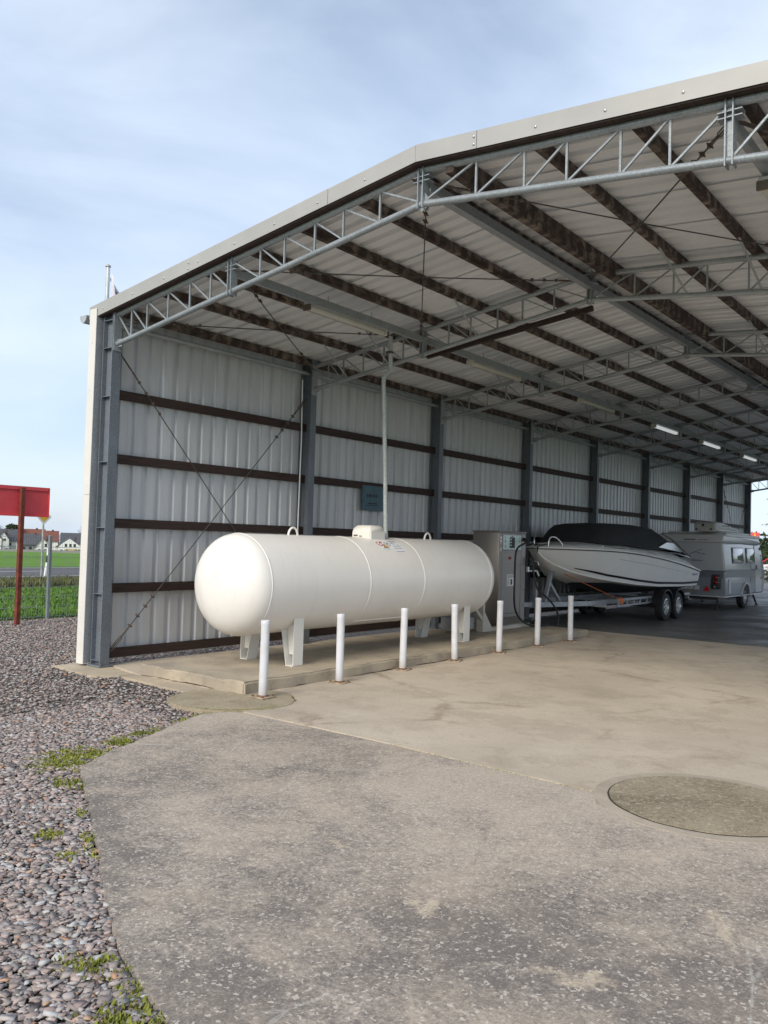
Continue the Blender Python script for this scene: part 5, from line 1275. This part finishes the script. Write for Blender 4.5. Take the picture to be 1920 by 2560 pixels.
def leafy(name, label, base, h, rx, z0, n_, size, mt, group=None, cone=False):
    t = thing(name, label, 'tree', base, group); bx, by, bz = base
    MB().tube([(bx, by, bz-.1), (bx, by, bz+h*.45), (bx, by, bz+h*.8)], [rx*.10, rx*.07, rx*.03], 8).build('trunk', 'bark', t, True)
    vs = []; fs = []; ctr = [(random.gauss(0, .5), random.gauss(0, .5), random.uniform(-.8, .9)) for _ in range(26)]
    for _ in range(n_):
        cxx = random.choice(ctr); v_ = Vector((random.gauss(0, 1), random.gauss(0, 1), random.gauss(0, 1))).normalized()*random.uniform(.25, .5)
        px, py, pz = bx+(cxx[0]+v_.x)*rx*.85, by+(cxx[1]+v_.y)*rx*.85, bz+z0+(h-z0)*(.5+.42*(cxx[2]+v_.z*.6))
        a = Vector((random.gauss(0, 1), random.gauss(0, 1), random.gauss(0, 1))).normalized()*size*random.uniform(.5, 1.2); b = a.orthogonal().normalized()*size*random.uniform(.3, .7); p_ = Vector((px, py, pz)); j = len(vs)
        vs += [p_-a, p_+b, p_+a, p_-b]; fs.append((j, j+1, j+2, j+3))
    mb = MB(); mb.v = [tuple(q) for q in vs]; mb.f = fs; mb.build('crown', mt, t)
c = V0+E1*((38-100)*K)+E2*24; leafy('evergreen_tree', 'round dark evergreen tree rising behind the slate roofs', (c.x, c.y, gz(c.x, c.y)), 12.2, 3.6, 3, 3500, .5, 'hedge', 'trees around the village')
# far wood line beyond the village
fwv = MB()
# spruce beside the shed end
def spruce(label, base, h, rb_, seed):
    rr = random.Random(seed); t = thing('spruce_tree', label, 'tree', base); b = Vector(base)
    MB().tube([b-Vector((0, 0, .1)), b+Vector((0, 0, h*.5)), b+Vector((0, 0, h))], [.16, .10, .01], 8).build('trunk', 'bark', t, True)
    lm_ = MB(); vs = []; fs = []; z = .5
    while z < h-.15:
        f = 1-z/h; L0 = rb_*(f**.85)+.12; nbr = 11
        for k in range(nbr):
            a = 2*math.pi*(k+rr.random()*.7)/nbr; L_ = L0*rr.uniform(.72, 1.12); d = Vector((math.cos(a), math.sin(a), 0)); sd_ = Vector((-d.y, d.x, 0))
            P = lambda s_: b+Vector((0, 0, z))+d*(L_*s_)+Vector((0, 0, L_*(.10*s_-.55*s_*s_+.30*s_**3)))
            lm_.tube([P(0), P(.5), P(1)], [.018, .012, .004], 4, False)
            nn = int(10+26*L_/rb_)
            for j in range(nn):
                s_ = rr.uniform(.12, 1.0); p_ = P(s_); ln = (.16+.30*L_/rb_)*(1.15-s_*.75)*rr.uniform(.6, 1.2)
                for q in (-1, 1):
                    dv = (sd_*q*rr.uniform(.6, 1)+d*rr.uniform(.3, 1)+Vector((0, 0, rr.uniform(-.6, .05)))).normalized()*ln
                    wv = dv.cross(Vector((rr.gauss(0, .4), rr.gauss(0, .4), 1))).normalized()*ln*rr.uniform(.10, .2); i0 = len(vs)
                    vs += [tuple(p_-wv*.5), tuple(p_+dv*.55-wv), tuple(p_+dv), tuple(p_+dv*.55+wv), tuple(p_+wv*.5)]; fs.append((i0, i0+1, i0+2, i0+3, i0+4))
        z += .30*rr.uniform(.8, 1.2)
    lm_.build('limbs', 'bark', t); mb = MB(); mb.v, mb.f = vs, fs; mb.build('crown', 'spruce', t)
spruce('tall green spruce tree standing beyond the open end of the shed', (-.75, 45.0, -.03), 11.0, 2.9, 3)
c_ = -1
hd = thing('hedge', 'dark green hedge behind the parked cars beyond the shed', 'hedge', (0, 66, gz(0, 66)))
vs, fs = [], []
for _ in range(9000):
    p_ = Vector((random.uniform(-34, 20), 66+random.uniform(-.9, .9), gz(0, 66)+random.uniform(0, 1)**.7*(3.1+.35*math.sin(random.random()*50)))); a = Vector((random.gauss(0, 1), random.gauss(0, 1), random.gauss(0, 1))).normalized()*.28; b_ = a.orthogonal().normalized()*.14; j = len(vs)
    vs += [tuple(p_-a), tuple(p_+b_), tuple(p_+a), tuple(p_-b_)]; fs.append((j, j+1, j+2, j+3))
mb = MB(); mb.v, mb.f = vs, fs; mb.build('hedge_leaves', 'hedge', hd)
MB().box(-34, 20, 65.6, 66.4, gz(0, 66)-.1, gz(0, 66)+2.4).build('hedge_core', 'hedge', hd)
car('parked_car', 'white car parked beyond the open end of the shed', (-2.9, 50.3), -1.35, 'carwhite', -.03)
car('parked_car', 'red car parked behind the white one beyond the shed', (-5.6, 59.0), -1.5, 'carred', gz(-5, 59))
rsb = thing('advertising_sign', 'small red board on a post beyond the end of the shed', 'sign', (-4.75, 50, -.03))
MB().box(-5.08, -4.50, 49.97, 50.0, 2.50, 2.88).build('board', 'signred', rsb); MB().box(-4.83, -4.72, 49.965, 49.97, 2.58, 2.82).build('board_mark', 'sign_y', rsb)
MB().tube([(-4.79, 50.04, -.03), (-4.79, 50.04, 2.86)], .04, 8).build('board_post', 'postgrey', rsb, True)

S.render.engine = 'CYCLES'
